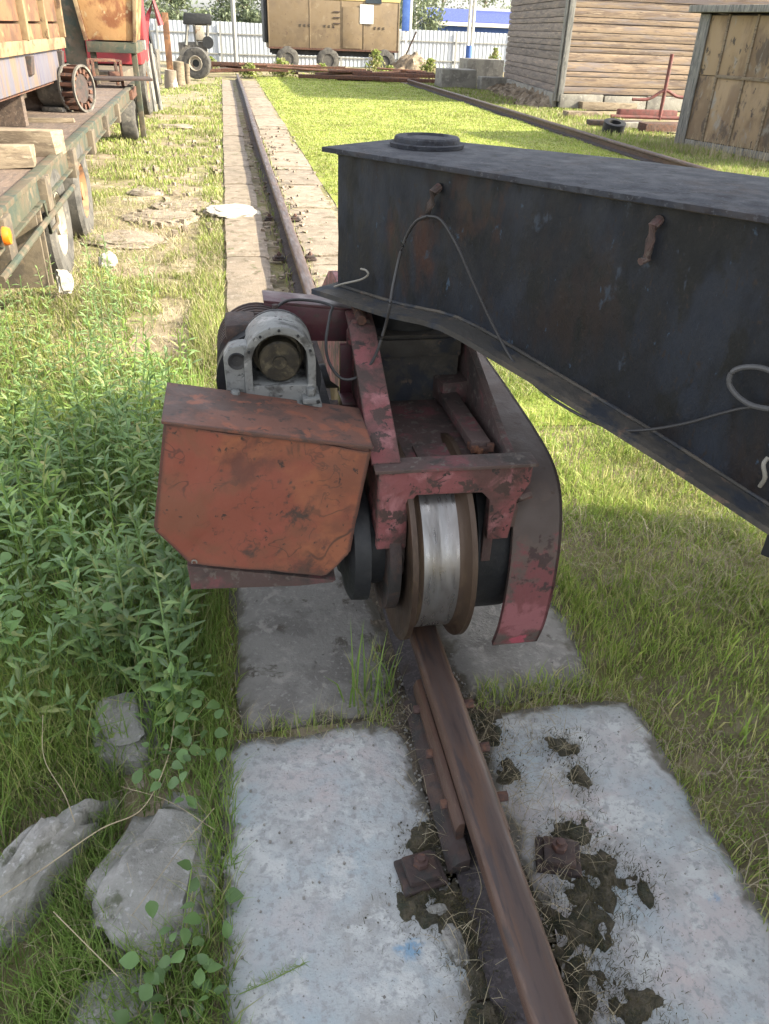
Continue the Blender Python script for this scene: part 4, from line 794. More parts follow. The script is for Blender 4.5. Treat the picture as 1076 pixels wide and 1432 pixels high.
# junk near the tyre
def stump(px, py, r_, h, lab, m='wood'):
    p = onz(px, py, 0); mb = MB(); n = 14
    mb.tube([(0, 0, 0), (0, 0, h*.5), (.02, 0, h)], [r_*1.1, r_, r_*.95], n); o = mb.build('tree_stump', M[m], smooth=True, ang=40); roughen(o, 1, r_*.12, 5, px); o.location = (p.x, p.y, -.02); tag(o, lab, 'stump')
stump(252, 118, .16, .62, 'yellowish split log standing upright beside the big tyre'); stump(240, 122, .17, .45, 'shorter dark log upright left of the yellowish one', 'bark'); stump(263, 117, .09, .55, 'thin upright log end against the tyre')
p = onz(243, 110, 0); mb = MB(); mb.box(-.10, .10, -.08, .08, 0, 1.85); o = mb.build('orange_post', M['rustwood'], bevel=.01); o.location = (p.x-.15, p.y+1.2, 0); tag(o, 'tall orange brown post behind the upright logs', 'post')
wt = empty('truck_tyre', (-.88, 30.2, 0), label='big worn tyre with a white rim standing by the logs', cat='tyre')
def bigtyre(par, R_=.46, rim='rimwhite'):
    mb = MB(); mb.revx([(-.12, R_*.5), (-.14, R_*.8), (-.12, R_*.97), (-.06, R_), (.14, R_), (.2, R_*.95), (.22, R_*.8), (.2, R_*.5), (-.12, R_*.5)], 0, R_, 36, 'y', 0); t = mb.build('tyre', M['tyre'], par, smooth=True, ang=40)
    mb = MB(); mb.revx([(-.10, R_*.52), (-.14, R_*.46), (-.10, R_*.36), (-.06, R_*.34), (-.06, R_*.24)], 0, R_, 28, 'y', 0); mb.build('rim', M[rim], t, smooth=True)
    mb = MB(); mb.revx([(-.02, .001), (-.02, R_*.5)], 0, R_, 24, 'y', 0); mb.build('hub_hole', M['dark'], t)
bigtyre(wt); wt.rotation_euler.z = R(-12)
# parked machine behind tyre
jm = empty('farm_machine', (-1.1, 33.5, 0), label='small grey and black machine parked behind the tyre before the white fence', cat='machine')
mb = MB(); mb.box(-.45, .55, 0, .9, .5, 1.0, j=.04); mb.build('body', M['motor'], jm, bevel=.04)
mb = MB(); mb.box(-.2, .75, -.05, .6, 1.55, 1.85, j=.05); mb.build('canopy', M['dark'], jm, bevel=.05)
for (a_, b_) in (((-.2, 0, .9), (-.05, 0, 1.6)), ((.2, 0, .9), (.15, 0, 1.6)), ((.55, 0, .9), (.65, 0, 1.6))): bar(a_, b_, .06).build('strut', M['greyplank'], jm)
mb = MB(); mb.box(.2, .5, -.1, .1, 1.05, 1.5, j=.04); mb.build('seat', M['rimwhite'], jm, bevel=.04)
mb = MB(); mb.revx([(-.1, .001), (-.1, .2), (.1, .2), (.1, .001)], 0, 1.0, 20, 'y', .6); mb.build('drum', M['dark'], jm, smooth=True, ang=30)
for x in (-.3, .4): mb = MB(); mb.revx([(-.1, .001), (-.1, .3), (.1, .3), (.1, .001)], 0, .3, 24, 'y', x); mb.build('wheel', M['tyre'], jm, smooth=True, ang=30)
rp = empty('loader_arm', (-2.2, 27, 0), label='red and black machine arm rising behind the grey plank stand', cat='machine')
mb = MB(); mb.box(-.2, .35, 0, .5, 0, .9, j=.04); mb.build('base', M['motor'], rp, bevel=.04)
mb = MB(); mb.tube([(.0, 0, .8), (.1, 0, 1.6), (.35, 0, 2.1), (.5, 0, 1.5)], .09, 8); mb.build('arm', M['redpaint'], rp, smooth=True)
mb = MB(); mb.tube([(.25, .0, .7), (.05, 0, 1.9), (-.1, 0, 2.4)], .05, 8); mb.build('ram', M['dark'], rp, smooth=True)

# ------------------------------------------------------------------ fence
FY = 44.0; fe = empty('sheet_fence', (-12, FY, 0), label='white corrugated sheet fence across the far end of the yard', cat='fence')
pw = 1.2; base = None
def panelmesh():
    n = 24; V = []; Fc = []
    for i in range(n+1):
        x = i*pw/n; yy = [0, 0, .016, .016][i % 4]
        V += [(x, yy, 0), (x, yy, 1.68)]
    for i in range(n): Fc.append((2*i, 2*i+2, 2*i+3, 2*i+1))
    mb = MB(); mb.add(V, Fc); return mb
base = panelmesh().build('fence_panel', M['fence'], fe)
for k in range(1, 26):
    c = base.copy(); COL.objects.link(c); c.location = (k*pw, 0, .0+random.uniform(-.015, .015)); c.parent = fe
for z in (1.18, .35): mb = MB(); mb.box(0, 26*pw, -.05, -.002, z, z+.05); mb.build('fence_rail', M['fencerail'], fe)
for k in range(0, 11):
    mb = MB(); mb.box(k*2.9+.3, k*2.9+.38, -.09, -.05, 0, 1.62); mb.build('fence_post', M['fencerail'], fe)
# flag poles
def pole(px, Y, r_, lab, blue_to, pair=True):
    p = ony(px, 60, Y); e = empty('painted_pole', (p.x, Y, 0), label=lab, cat='pole')
    mb = MB(); mb.tube([(0, 0, 0), (0, 0, blue_to)], r_*1.25, 12); mb.build('blue_base', M['blue'], e, smooth=True)
    mb = MB(); mb.tube([(-.09, 0, blue_to), (-.09, 0, 7)], r_*.6, 10); mb.build('shaft', M['white'], e, smooth=True)
    mb = MB(); mb.tube([(.10, 0, blue_to), (.10, 0, 7)], r_*.6, 10); mb.build('shaft', M['white'], e, smooth=True)
pole(657, 42.5, .13, 'twin white pole with a blue foot in front of the fence', 1.1)
p = ony(570, 20, 41); e = empty('blue_panel_post', (p.x, 41, 0), label='wide blue post with white edge right of the tan cabin', cat='post')
mb = MB(); mb.box(-.22, .12, 0, .12, 1.6, 4.5); mb.build('panel', M['blue'], e, bevel=.01)
mb = MB(); mb.box(.122, .24, 0, .12, 1.6, 4.5); mb.build('edge_strip', M['white'], e, bevel=.01)
mb = MB(); mb.box(-.05, .05, .03, .1, 0, 1.6); mb.build('foot', M['white'], e)
p = ony(327, 30, 43.7); mb = MB(); mb.tube([(0, 0, 0), (0, 0, 5)], .11, 10); o = mb.build('grey_pole', M['fencerail'], smooth=True); o.location = (p.x, 43.4, 0); tag(o, 'plain grey pole by the fence left of the tan cabin', 'pole')
mb = MB(); mb.tube([(0, 0, 0), (-.75, .0, 1.6)], .04, 6); p = ony(558, 90, 40); o = mb.build('leaning_pipe', M['rustdark']); o.location = (p.x, 40, 0); o.rotation_euler.z = R(180); tag(o, 'thin dark pipe leaning at the right end of the tan cabin', 'pipe')

# tan cabin on wheels
VY = 37.0; vl, vr = ony(376, 60, VY).x, ony(558, 60, VY).x; vz = ony(470, 71, VY).z
vn = empty('cabin_wagon', ((vl+vr)/2, VY, 0), label='tan workers cabin wagon on wheels before the fence', cat='wagon')
hw = (vr-vl)/2
mb = MB(); mb.box(-hw, hw, 0, 2.3, vz, 2.55); mb.build('body', M['tan'], vn, bevel=.03)
mb = MB(); mb.box(-hw, hw, -.012, 2.3, 2.56, 3.0); mb.build('upper_band', M['tanlight'], vn, bevel=.02)
mb = MB(); mb.prism([(-hw, 3.0), (-hw*.8, 3.35), (hw*.8, 3.35), (hw, 3.0)], 'y', 0, 2.3); mb.build('roof', M['tanlight'], vn, bevel=.02)
for x in (-hw, -hw*.38, hw*.10, hw*.44, hw-.06): mb = MB(); mb.box(x, x+.05, -.014, -.001, vz, 2.55); mb.build('trim_strip', M['tan'], vn, bevel=.004)
mb = MB(); mb.box(-hw, hw, -.02, -.001, vz, vz+.07); mb.build('skirt_rail', M['rust'], vn)
mb = MB(); mb.box(hw*.12, hw*.42, -.03, -.015, vz+.1, 2.35); mb.build('door', M['tan'], vn, bevel=.01)
for a_ in (-.52, -.15, .62):
    for k in range(3):
        for z_ in (0, .05): mb = MB(); mb.box(hw*a_+k*.18-.04, hw*a_+k*.18+.04, -.018, -.002, 1.62+z_, 1.64+z_); mb.build('vent_slot', M['dark'], vn)
for z_ in (1.75, 1.95, 2.15): mb = MB(); mb.box(-.05, .22, -.03, -.01, z_, z_+.035); mb.build('ladder_rung', M['rustdark'], vn)
p = ony(513, 20, VY); mb = MB(); mb.box(p.x-(vl+vr)/2-.28, p.x-(vl+vr)/2+.28, -.045, -.032, p.z-.33, p.z+.33); pp = mb.build('paper_notice', M['paper'], vn)
mb = MB()
for k in range(6): mb.box(p.x-(vl+vr)/2-.2, p.x-(vl+vr)/2+.2-.1*(k % 3 == 2), -.048, -.046, p.z+.24-k*.09, p.z+.25-k*.09+.012)
mb.build('notice_lines', M['fencerail'], pp)
mb = MB(); mb.box(p.x-(vl+vr)/2-.05, p.x-(vl+vr)/2+.6, -.03, -.014, 2.5, 2.9); mb.build('window', M['glass'], vn)
mb = MB(); mb.box(-hw*.95, hw*.95, .2, .35, vz-.2, vz-.01); mb.box(-hw*.95, hw*.95, 1.9, 2.05, vz-.2, vz-.01); mb.build('chassis', M['dark'], vn)
for x in (-hw*.72, -.1*hw, hw*.78):
    mb = MB(); mb.revx([(.0, .001), (.0, .22), (-.03, .24), (-.03, .42), (.0, .47), (.25, .47), (.25, .001)], 0, .45, 32, 'y', x); mb.build('wheel', M['tyre'], vn, smooth=True, ang=35)
mb = MB(); mb.box(-hw-.15, -hw-.02, .1, 2.2, vz+.2, 2.9); mb.build('end_box', M['dark'], vn, bevel=.02)

# scrap pipes in a row in front of the cabin
for k in range(26):
    px = random.uniform(298, 610); Y = random.uniform(31.6, 34.5); p = ony(px, 100, Y); l = random.uniform(1.0, 3.0)
    z = random.uniform(.03, .38); a_ = random.uniform(-.22, .22); mb = MB()
    if k % 3 == 0: mb.box(-l/2, l/2, -.05, .05, -.03, .04)
    else: mb.tube([(-l/2, 0, 0), (l/2, 0, random.uniform(-.08, .08))], random.uniform(.03, .06), 8)
    o = mb.build('scrap_bar', M['rust'], smooth=False); o.location = (p.x, Y, z); o.rotation_euler = (0, random.uniform(-.06, .06), a_)
    tag(o, 'rusty bar or pipe lying in the scrap row before the tan cabin', 'scrap metal', 'rusty bars and pipes across the track end')
# long sleepers closing the track
for k, (x0, x1, z, Y) in enumerate([(2.6, 5.9, .05, 31.6), (4.6, 8.0, .16, 32.0), (-.6, 1.9, .32, 32.6), (5.5, 8.4, .03, 31.3)]):
    labs = ['long rusty beam lying along the far edge of the lawn', 'rusty beam lying on top of the row before the cabin', 'rusty beam raised across the end of the near rail', 'rusty beam reaching the rubble mound']
    mb = MB(); mb.box(-(x1-x0)/2, (x1-x0)/2, -.09, .09, 0, .12); o = mb.build('rusty_beam', M['rust'], bevel=.01); o.location = ((x0+x1)/2, Y, z); o.rotation_euler.z = random.uniform(-.05, .05); tag(o, labs[k], 'beam')
# rubble mound
mb = grid(list(np.linspace(-2, 2, 40)), list(np.linspace(-2, 2, 40)), lambda x, y: max(-.3, .95*math.exp(-(x*x+y*y)/1.1)+.16*noise.fractal(Vector((x*3, y*3, 0)), 1, 2, 4)-.12)); o = mb.build('rubble_mound', M['rubble'], smooth=True)
p = ony(578, 90, 36.5); o.location = (p.x, 36.5, 0); tag(o, 'brown heap of rubble and soil right of the cabin wagon', 'rubble heap')
# concrete blocks
for (px0, px1, py0, py1, Y, lab, dep) in ((617, 668, 97, 124, 29.5, 'lower concrete block standing at the end of the far rail', 1.0), (652, 706, 83, 118, 31.5, 'taller concrete block behind, next to the board house', 1.2), (672, 712, 108, 128, 29.0, 'small dark concrete block at the foot of the board house', .5)):
    a_, b_ = ony(px0, py1, Y), ony(px1, py0, Y); mb = MB(); mb.box(0, b_.x-a_.x, 0, dep, 0, max(.3, b_.z)); o = mb.build('concrete_block', M['blockc'], bevel=.03); roughen(o, 2, .02, 3, px0); o.location = (a_.x, Y, -.02); tag(o, lab, 'concrete block')

# ------------------------------------------------------------------ board house
HC = Vector((8.72, 22.1, 0)); HE = Vector((9.75, 30.0, 0)); hl = (HE-HC).length; ha = math.atan2((HE-HC).x, (HE-HC).y)
hs2 = empty('board_house', HC, 0, label='wooden house clad in rough horizontal yellow and grey boards', cat='house')
rr2 = random.Random(4)
z = .34; k = 0
while z < 3.6:
    h = rr2.choice([.13, .17, .2, .22, .15]); 
    mb = MB(); d_ = rr2.uniform(0, .02); nseg = 10; V = []; Fc = []
    for i in range(nseg+1):
        x = 8.5*i/nseg; z0 = z+.006+.008*noise.noise(Vector((x, k, 0))); z1 = z+h-.008+.010*noise.noise(Vector((x, k, 5)))
        V += [(x, -.04-d_, z0), (x, -.055-d_, (z0+z1)/2), (x, -.03-d_, z1), (x, 0, z1), (x, 0, z0)]
    for i in range(nseg):
        for q in range(5): Fc.append((i*5+q, i*5+(q+1) % 5, (i+1)*5+(q+1) % 5, (i+1)*5+q))
    Fc += [(0, 1, 2, 3, 4), tuple(range(nseg*5, nseg*5+5))]
    mb.add(V, Fc); mb.build('front_board', M['log'], hs2, smooth=True, ang=40)
    mb = MB(); V = []
    for i in range(nseg+1):
        yy = hl*i/nseg; z0 = z+.006+.008*noise.noise(Vector((yy, k, 2))); z1 = z+h-.008+.010*noise.noise(Vector((yy, k, 7)))
        V += [(-.04-d_, yy, z0), (-.055-d_, yy, (z0+z1)/2), (-.03-d_, yy, z1), (0, yy, z1), (0, yy, z0)]
    mb.add(V, Fc); o = mb.build('side_board', M['loggrey'], hs2, smooth=True, ang=40); o.rotation_euler.z = -ha
    z += h; k += 1
mb = MB(); mb.box(.012, 8.5, .012, .2, .0, 3.6); mb.build('wall_core', M['dark'], hs2)
mb = MB(); mb.box(.012, .2, .25, hl, .0, 3.6); o = mb.build('wall_core', M['dark'], hs2); o.rotation_euler.z = -ha
mb = MB(); mb.box(-.05, .10, -.085, -.03, .15, 3.6); mb.build('corner_board', M['greyplank'], hs2, bevel=.01)
mb = MB(); mb.box(-.10, -.055, -.02, .12, .15, 3.6); mb.build('corner_board', M['greyplank'], hs2, bevel=.01)
for i in range(7): mb = MB(); mb.box(i*1.25+.01, i*1.25+1.22, -.12, .0, .0, .33-.02*(i % 2), j=.01); mb.build('plinth_block', M['blockc'], hs2, bevel=.02)
for i in range(7): 
    mb = MB(); mb.box(-.14, -.01, .1+i*1.12, .1+i*1.12+1.09, .0, .34, j=.01); o = mb.build('plinth_block', M['blockc'], hs2, bevel=.02); o.rotation_euler.z = -ha
mb = MB(); mb.prism([(-.5, 3.6), (9, 3.6), (9, 3.68), (-.5, 3.68)], 'y', -.7, 8.3); mb.build('roof', M['roofblue'], hs2)
# earth bank at the foot of the side wall
mb = grid(list(np.linspace(-.9, 0, 20)), list(np.linspace(0, hl, 120)), lambda x, y: -.08+(.34*max(0, (x+.9)/.9)+.14*noise.fractal(Vector((x*4, y*3, 0)), 1, 2, 4))*min(1, y/.8+.1)); o = mb.build('earth_bank', M['rubble'], smooth=True); o.location = (HC.x-.08, HC.y, 0); o.rotation_euler.z = -ha; tag(o, 'brown earth banked against the shaded side of the board house', 'earth bank')
# stuff in front of it
p = onz(922, 168, 0); e = empty('pipe_stand', (p.x, p.y, 0), R(-5), label='red pipe post with curved arms before the board house', cat='stand')
mb = MB(); mb.tube([(0, 0, 0), (0, 0, 1.36)], .042, 10); mb.build('post', M['redpipe'], e, smooth=True)
mb = MB(); mb.tube(spl([(-.75, 0, .42), (-.35, 0, .44), (0, 0, .62), (.35, 0, .50), (.8, 0, .50)]), .035, 8); mb.build('curved_arm', M['redpipe'], e, smooth=True)
mb = MB(); mb.tube([(-1.2, 0, .05), (.8, 0, .05)], .04, 8); mb.build('foot_bar', M['redpipe'], e, smooth=True)
for (px, py, l, h, m, lab, rz) in ((850, 150, 1.6, .16, 'wood', 'thick old plank stacked before the board house wall', .05), (905, 158, 1.5, .12, 'redpipe', 'short red beam lying beside the pipe stand', -.05), (890, 175, 1.3, .10, 'blockc', 'grey slab lying below the red pipes', .1), (925, 180, 1.0, .16, 'rust', 'orange rusty box beam near the plywood shed', .2), (860, 172, 1.2, .1, 'rustdark', 'dark beam end in the grass left of the grey slab', -.1), (815, 160, .9, .12, 'rubble', 'weathered plank under the house corner', .1)):
    p = onz(px, py, .05); world_box('timber_beam' if m in ('wood', 'rubble') else ('stone_slab' if m == 'blockc' else 'metal_beam'), M[m], (p.x, p.y, .0), (l, .28, h), rz, lab, 'beam')
p = onz(858, 182, .05); mb = MB(); mb.revx([(-.1, .12), (-.1, .22), (.1, .22), (.1, .12), (-.1, .12)], 0, 0, 26, 'z', 0); o = mb.build('small_tyre', M['dark'], smooth=True); o.location = (p.x, p.y, .1); o.rotation_euler = (R(15), 0, 0); tag(o, 'small black tyre lying beyond the far rail', 'tyre')
# ------------------------------------------------------------------ plywood shed
S0 = Vector((8.16, 14.5, 0)); S1 = Vector((8.95, 11.6, 0)); sd_ = (S1-S0); sl_ = sd_.length; sa = math.atan2(sd_.x, -sd_.y)
sh = empty('plywood_shed', S0, sa, label='plywood panelled shed with grey plank corner at the right edge', cat='shed')
Hs = 2.02; pwid = .60
for i in range(6):
    for (z0, z1) in ((.12, 1.12), (1.13, Hs-.02)):
        mb = MB(); mb.box(-.02-random.uniform(0, .006), 0, -(i*pwid+pwid-.012), -(i*pwid+.012), z0, z1); mb.build('panel', M['ply'], sh, bevel=.002)
    mb = MB(); mb.box(-.045, -.021, -(i*pwid+.02), -(i*pwid-.02), .1, Hs); mb.build('batten', M['wood'], sh, bevel=.004)
mb = MB(); mb.box(-.05, -.02, -1.8, -.6, 1.10, 1.15); mb.build('crossbar', M['wood'], sh, bevel=.004)
for k in range(3): mb = MB(); mb.box(-.06+k*.13, .06+k*.13, .0-.02*0, .035, 0, Hs+.02, j=.006); o = mb.build('corner_plank', M['greyplank'], sh, bevel=.004); o.rotation_euler.z = 0
mb = MB(); mb.box(-.07, -.045, -.20, .0, 0, Hs, j=.003); mb.build('corner_plank', M['greyplank'], sh, bevel=.004)
mb = MB(); mb.box(-.22, 2.6, -3.8, .18, Hs+.02, Hs+.12); mb.build('roof_board', M['greyplank'], sh, bevel=.01)
mb = MB(); mb.box(.01, 2.4, -3.6, -.01, 0, Hs); mb.build('inner_wall', M['dark'], sh)
mb = MB(); mb.box(-.05, 0, -3.6, 0, 0, .11); mb.build('sill', M['greyplank'], sh, bevel=.005)
# blue building behind fence
bh = empty('blue_building', (17.5, 62, 0), label='low building with dark blue roof behind the fence', cat='building')
mb = MB(); mb.box(-2.6, 8, 0, 6, 0, 2.2); mb.build('wall', M['blue'], bh)
mb = MB(); mb.prism([(-.8, 2.1), (-.8, 2.3), (3, 3.1), (6.5, 2.3), (6.5, 2.1)], 'x', -3.2, 8.4); mb.build('roof', M['roofblue'], bh)
mb = MB(); mb.box(-3.2, 8.4, -.9, -.81, 2.02, 2.25); mb.build('fascia', M['white'], bh)
mb = MB(); mb.box(-1.2, 3, -.02, -.001, 2.0, 2.1); mb.build('wall_strip', M['white'], bh)
mb = MB(); mb.box(.5, 4.0, 2.2, 2.3, 3.05, 3.2); mb.build('ridge_strip', M['white'], bh)

# ------------------------------------------------------------------ foliage
def leafquads(name, m, C, size, parent=None, elong=1.6):
    n = len(C); a = RNG.normal(size=(n, 3)); a /= np.linalg.norm(a, axis=1)[:, None]; b = RNG.normal(size=(n, 3)); b = np.cross(a, b); b /= np.linalg.norm(b, axis=1)[:, None]
    s = (size*RNG.uniform(.6, 1.4, n))[:, None]
    V = np.stack([C-a*s*elong/2, C+b*s*.35, C+a*s*elong/2, C-b*s*.35], 1).reshape(-1, 3)
    o = fastmesh(name, V, np.arange(n)[:, None]*4+np.array([[0, 1, 2, 3]]), np.zeros((0, 3), int), m)
    if parent: o.parent = parent
    return o
def tree(x, y, h, r_, label, dens=2600, leaf=.17, cat='tree', name='tree', birch=False, low=.15):
    e = empty(name, (x, y, 0), label=label, cat=cat)
    mb = MB(); mb.tube([(0, 0, 0), (.05, 0, h*.35), (-.05, .1, h*.9)], [h*.022, h*.016, h*.005], 8)
    for k in range(6):
        a_ = k*1.05; z0 = h*(.3+.1*k); mb.tube([(0, 0, z0), (math.cos(a_)*r_*.6, math.sin(a_)*r_*.6, z0+h*.12)], [h*.008, h*.002], 5)
    mb.build('trunk', M['white'] if birch else M['bark'], e, smooth=True)
    nc = 26; cs = []
    for k in range(nc):
        t = low+(1-low)*random.random(); rad = r_*math.sin(math.pi*min(1, max(.05, (t-low)/(1-low)*.8+.18)))*random.random()**.5; a_ = random.random()*6.283
        cs.append((math.cos(a_)*rad, math.sin(a_)*rad, h*t*.93))
    cs = np.array(cs); idx = RNG.integers(0, nc, dens); C = cs[idx]+RNG.normal(size=(dens, 3))*np.array([r_*.2, r_*.2, h*.05])
    leafquads('crown', LF['tree'], C, leaf*np.ones(dens), e)
specs = [(-7.5, 66, 7, 2.6), (-4.4, 70, 5.5, 2.2), (-2.6, 58, 3.5, 1.7), (.2, 72, 4.0, 2.0), (1.9, 66, 3.4, 1.3), (4.2, 74, 6.5, 2.6), (-11, 70, 8, 3), (8, 70, 7, 2.6), (11.5, 72, 8, 2.8), (14.2, 76, 8.5, 2.8), (17, 80, 9, 3), (20.5, 84, 9, 3.2), (12.8, 60, 6.5, 1.8), (24, 82, 9, 3.2), (10, 64, 7, 2.2)]
tl_ = ['round crowned tree above the red machine arm', 'low tree rising over the fence left of the grey machine', 'light green bush tree just behind the fence over the grey machine', 'small tree under the open sky left of the grey pole', 'thin low tree between grey pole and tan cabin', 'tree hidden behind the left part of the tan cabin', 'leftmost tall tree beyond the fence', 'tree right behind the tan cabin', 'tall grey green tree left of the twin pole', 'tall tree directly behind the twin pole', 'tall tree behind the blue roof', 'tree behind the board house top', 'slender birch standing just behind the fence', 'rightmost tall tree beyond the house', 'bushy tree by the blue post']
for s, lab in zip(specs, tl_): tree(*s, lab, birch=lab.startswith('slender') or lab.startswith('bushy'))
def bush(px, py, h, r_, label, n=700):
    p = onz(px, py, 0); e = empty('bush', (p.x, p.y, 0), label=label, cat='bush')
    mb = MB()
    for k in range(7): a_ = k*.9; mb.tube([(0, 0, 0), (math.cos(a_)*r_*.5, math.sin(a_)*r_*.5, h*.8)], [.012, .004], 5)
    mb.build('stem', M['bark'], e)
    C = np.stack([RNG.normal(0, r_*.42, n), RNG.normal(0, r_*.42, n), h*RNG.beta(1.6, 1.5, n)], 1); C[:, :2] *= (1.2-C[:, 2:3]/h)
    leafquads('crown', LF['yard'], C, .075*np.ones(n), e)
for a_ in ((525, 108, .95, .55, 'tall green weed bush before the tan cabin door'), (395, 108, .6, .6, 'bush at the left wheel of the cabin wagon'), (450, 108, .45, .5, 'low bush mid way along the scrap row'), (600, 112, .75, .6, 'yellow green bush on the rubble mound edge'), (545, 108, .4, .4, 'small bush beside the cabin wheel'), (350, 108, .45, .45, 'small bush where the near rail ends'), (690, 104, 1.1, .5, 'light green bush over the taller concrete block'), (296, 100, .5, .35, 'bush right of the big tyre')): bush(*a_)

def scatter(n, x0, x1, y0, y1, mask=None, pw=0):
    x = RNG.uniform(x0, x1, n)
    if pw: u = RNG.uniform(0, 1, n); y = 1/(1/y0+(1/y1-1/y0)*u)
    else: y = RNG.uniform(y0, y1, n)
    if mask is not None: k = mask(x, y); x, y = x[k], y[k]
    return x, y
def hfield(x, y, lo, hi, s=2.5, seed=1): return lo+(hi-lo)*np.clip(.5+nz(x, y, s, seed)*.9, 0, 1)*RNG.uniform(.6, 1.15, len(x))
# near grass on the right
x, y = scatter(120000, 1.0, 3.2, .35, 5.0, lambda x, y: (x > 1.05+.03*np.sin(y*9)) & ((x/y < 1.25) | (y < 1.2)))
tag(blades('grass', LF['grass'], gpts(x, y)+[0, 0, .008], hfield(x, y, .02, .075, 3, 2), RNG.uniform(.002, .0045, len(x)), 1.1), 'short green grass right of the near slabs', 'grass', kind='stuff')
x, y = scatter(14000, 1.0, 2.8, .4, 4.5, lambda x, y: nz(x, y, 1.6, 4)+.35*nz(x, y, 5, 4) > .05)
P = gpts(x, y); P[:, 2] += .03+RNG.uniform(0, .03, len(x))
tag(blades('straw', LF['straw'], P, RNG.uniform(.04, .14, len(x)), RNG.uniform(.0012, .0025, len(x)), lift=1.35, curl=.15), 'dry cut straw lying over the near grass', 'straw', kind='stuff')
x, y = scatter(7000, 1.03, 2.6, .5, 3.6, lambda x, y: nz(x, y, 4.5, 7)+.4*nz(x, y, 12, 2) > .05)
tag(blades('grass_tuft', LF['grass'], gpts(x, y), RNG.uniform(.05, .12, len(x)), RNG.uniform(.003, .0065, len(x)), .7), 'taller grass blades standing in the near grass', 'grass', kind='stuff')
# far lawn
x, y = scatter(150000, 1.08, 6.35, 4.5, 33, lambda x, y: (x < y*.72+1.5) & (x > 1.12+.05*np.sin(y*5)), pw=1)
tag(blades('lawn_grass', LF['lawn'], gpts(x, y)+[0, 0, .01], hfield(x, y, .02, .045, 1.5, 5), .0022*np.maximum(1, y*.5), 1.1), 'mown bright lawn between the two rails', 'lawn', kind='stuff')
# strip right of the far rail
x, y = scatter(26000, 6.7, 9.2, 9, 34, lambda x, y: x < 7+.12*y, pw=1)
tag(blades('verge_grass', LF['yard'], gpts(x, y), hfield(x, y, .05, .14, 1, 6), .0022*np.maximum(1, y*.5), .7), 'grass strip between the far rail and the sheds', 'grass', kind='stuff')
x, y = scatter(900, 7.2, 8.6, 10.5, 14, lambda x, y: x > 8.15-.25*(14.5-y)*-1-.9)
tag(blades('seed_stalks', LF['straw'], gpts(x, y), RNG.uniform(.15, .42, len(x)), .006*np.ones(len(x)), .35), 'pale seed stalks along the foot of the plywood shed', 'grass', kind='stuff')
# yard on the left
def my(x, y):
    m = nz(x, y, .9, 8)+.5*nz(x, y, 3.1, 9)
    worn = np.exp(-((y-9.2)/1.6)**2)*.55
    return (m > -.02+worn) | (RNG.uniform(0, 1, len(x)) < .07) | ((x > -.32) & (x < -.1))
x, y = scatter(110000, -3.0, -.09, 2.8, 32, my, pw=1)
tag(blades('yard_grass', LF['yard'], gpts(x, y), hfield(x, y, .03, .11, 2, 3), .0022*np.maximum(1, y*.5), .8), 'patchy yellow green grass left of the near rail', 'grass', kind='stuff')
x, y = scatter(9000, -2.2, -.1, 3, 9); P = gpts(x, y); P[:, 2] += .02
tag(blades('straw', LF['straw'], P, RNG.uniform(.05, .15, len(x)), RNG.uniform(.002, .005, len(x)), lift=1.3, curl=.2), 'dry straw in the sunny yard grass beyond the weeds', 'straw', kind='stuff')
# weeds in the joints and along the rail
def joints(n, seglist):
    X = []; Y = []
    for (x0, x1, y0, y1, k) in seglist: X.append(RNG.uniform(x0, x1, k)); Y.append(RNG.uniform(y0, y1, k))
    return np.concatenate(X), np.concatenate(Y)
sg = [(-.12, .35, 1.44, 1.50, 170), (.58, 1.04, 1.45, 1.53, 420), (.60, .97, 1.50, 1.56, 200), (.31, .37, 1.52, 1.75, 70), (.34, .40, 3, 12, 500), (.54, .58, 3, 14, 300), (-.16, -.10, .4, 2.4, 700), (1.02, 1.07, .4, 3, 700), (.95, 1.10, 1.55, 2.8, 1600), (-.16, -.07, 1.5, 2.7, 900), (.25, .34, 1.45, 1.58, 60)]
x, y = joints(0, sg); P = np.stack([x, y, -.02*np.ones(len(x))], 1)
tag(blades('joint_grass', LF['grass'], P, RNG.uniform(.03, .09, len(x)), RNG.uniform(.002, .004, len(x)), .7), 'grass growing from the slab joints', 'grass', kind='stuff')
x = np.concatenate([RNG.uniform(.24, .36, 26), RNG.uniform(.20, .28, 8)]); y = np.concatenate([RNG.uniform(1.50, 1.62, 26), RNG.uniform(1.50, 1.56, 8)])
tag(blades('tall_grass', LF['tall'], np.stack([x, y, -.01+0*x], 1), RNG.uniform(.12, .27, len(x)), RNG.uniform(.004, .007, len(x)), .5), 'tuft of long grass growing beside the bogie wheel', 'grass', kind='stuff')
x, y = joints(0, [(.52, .62, .5, 1.5, 500), (.32, .42, .5, 1.5, 200), (.56, .75, .95, 1.15, 160), (.6, .8, 1.15, 1.45, 260), (-.1, .5, 1.40, 1.52, 260), (.7, 1., 1.4, 1.5, 160)]); P = np.stack([x, y, .004+RNG.uniform(0, .02, len(x))], 1)
tag(blades('straw', LF['straw'], P, RNG.uniform(.02, .09, len(x)), RNG.uniform(.0008, .0018, len(x)), lift=1.4, curl=.1), 'dry grass bits strewn over slabs and rail bed', 'straw', kind='stuff')
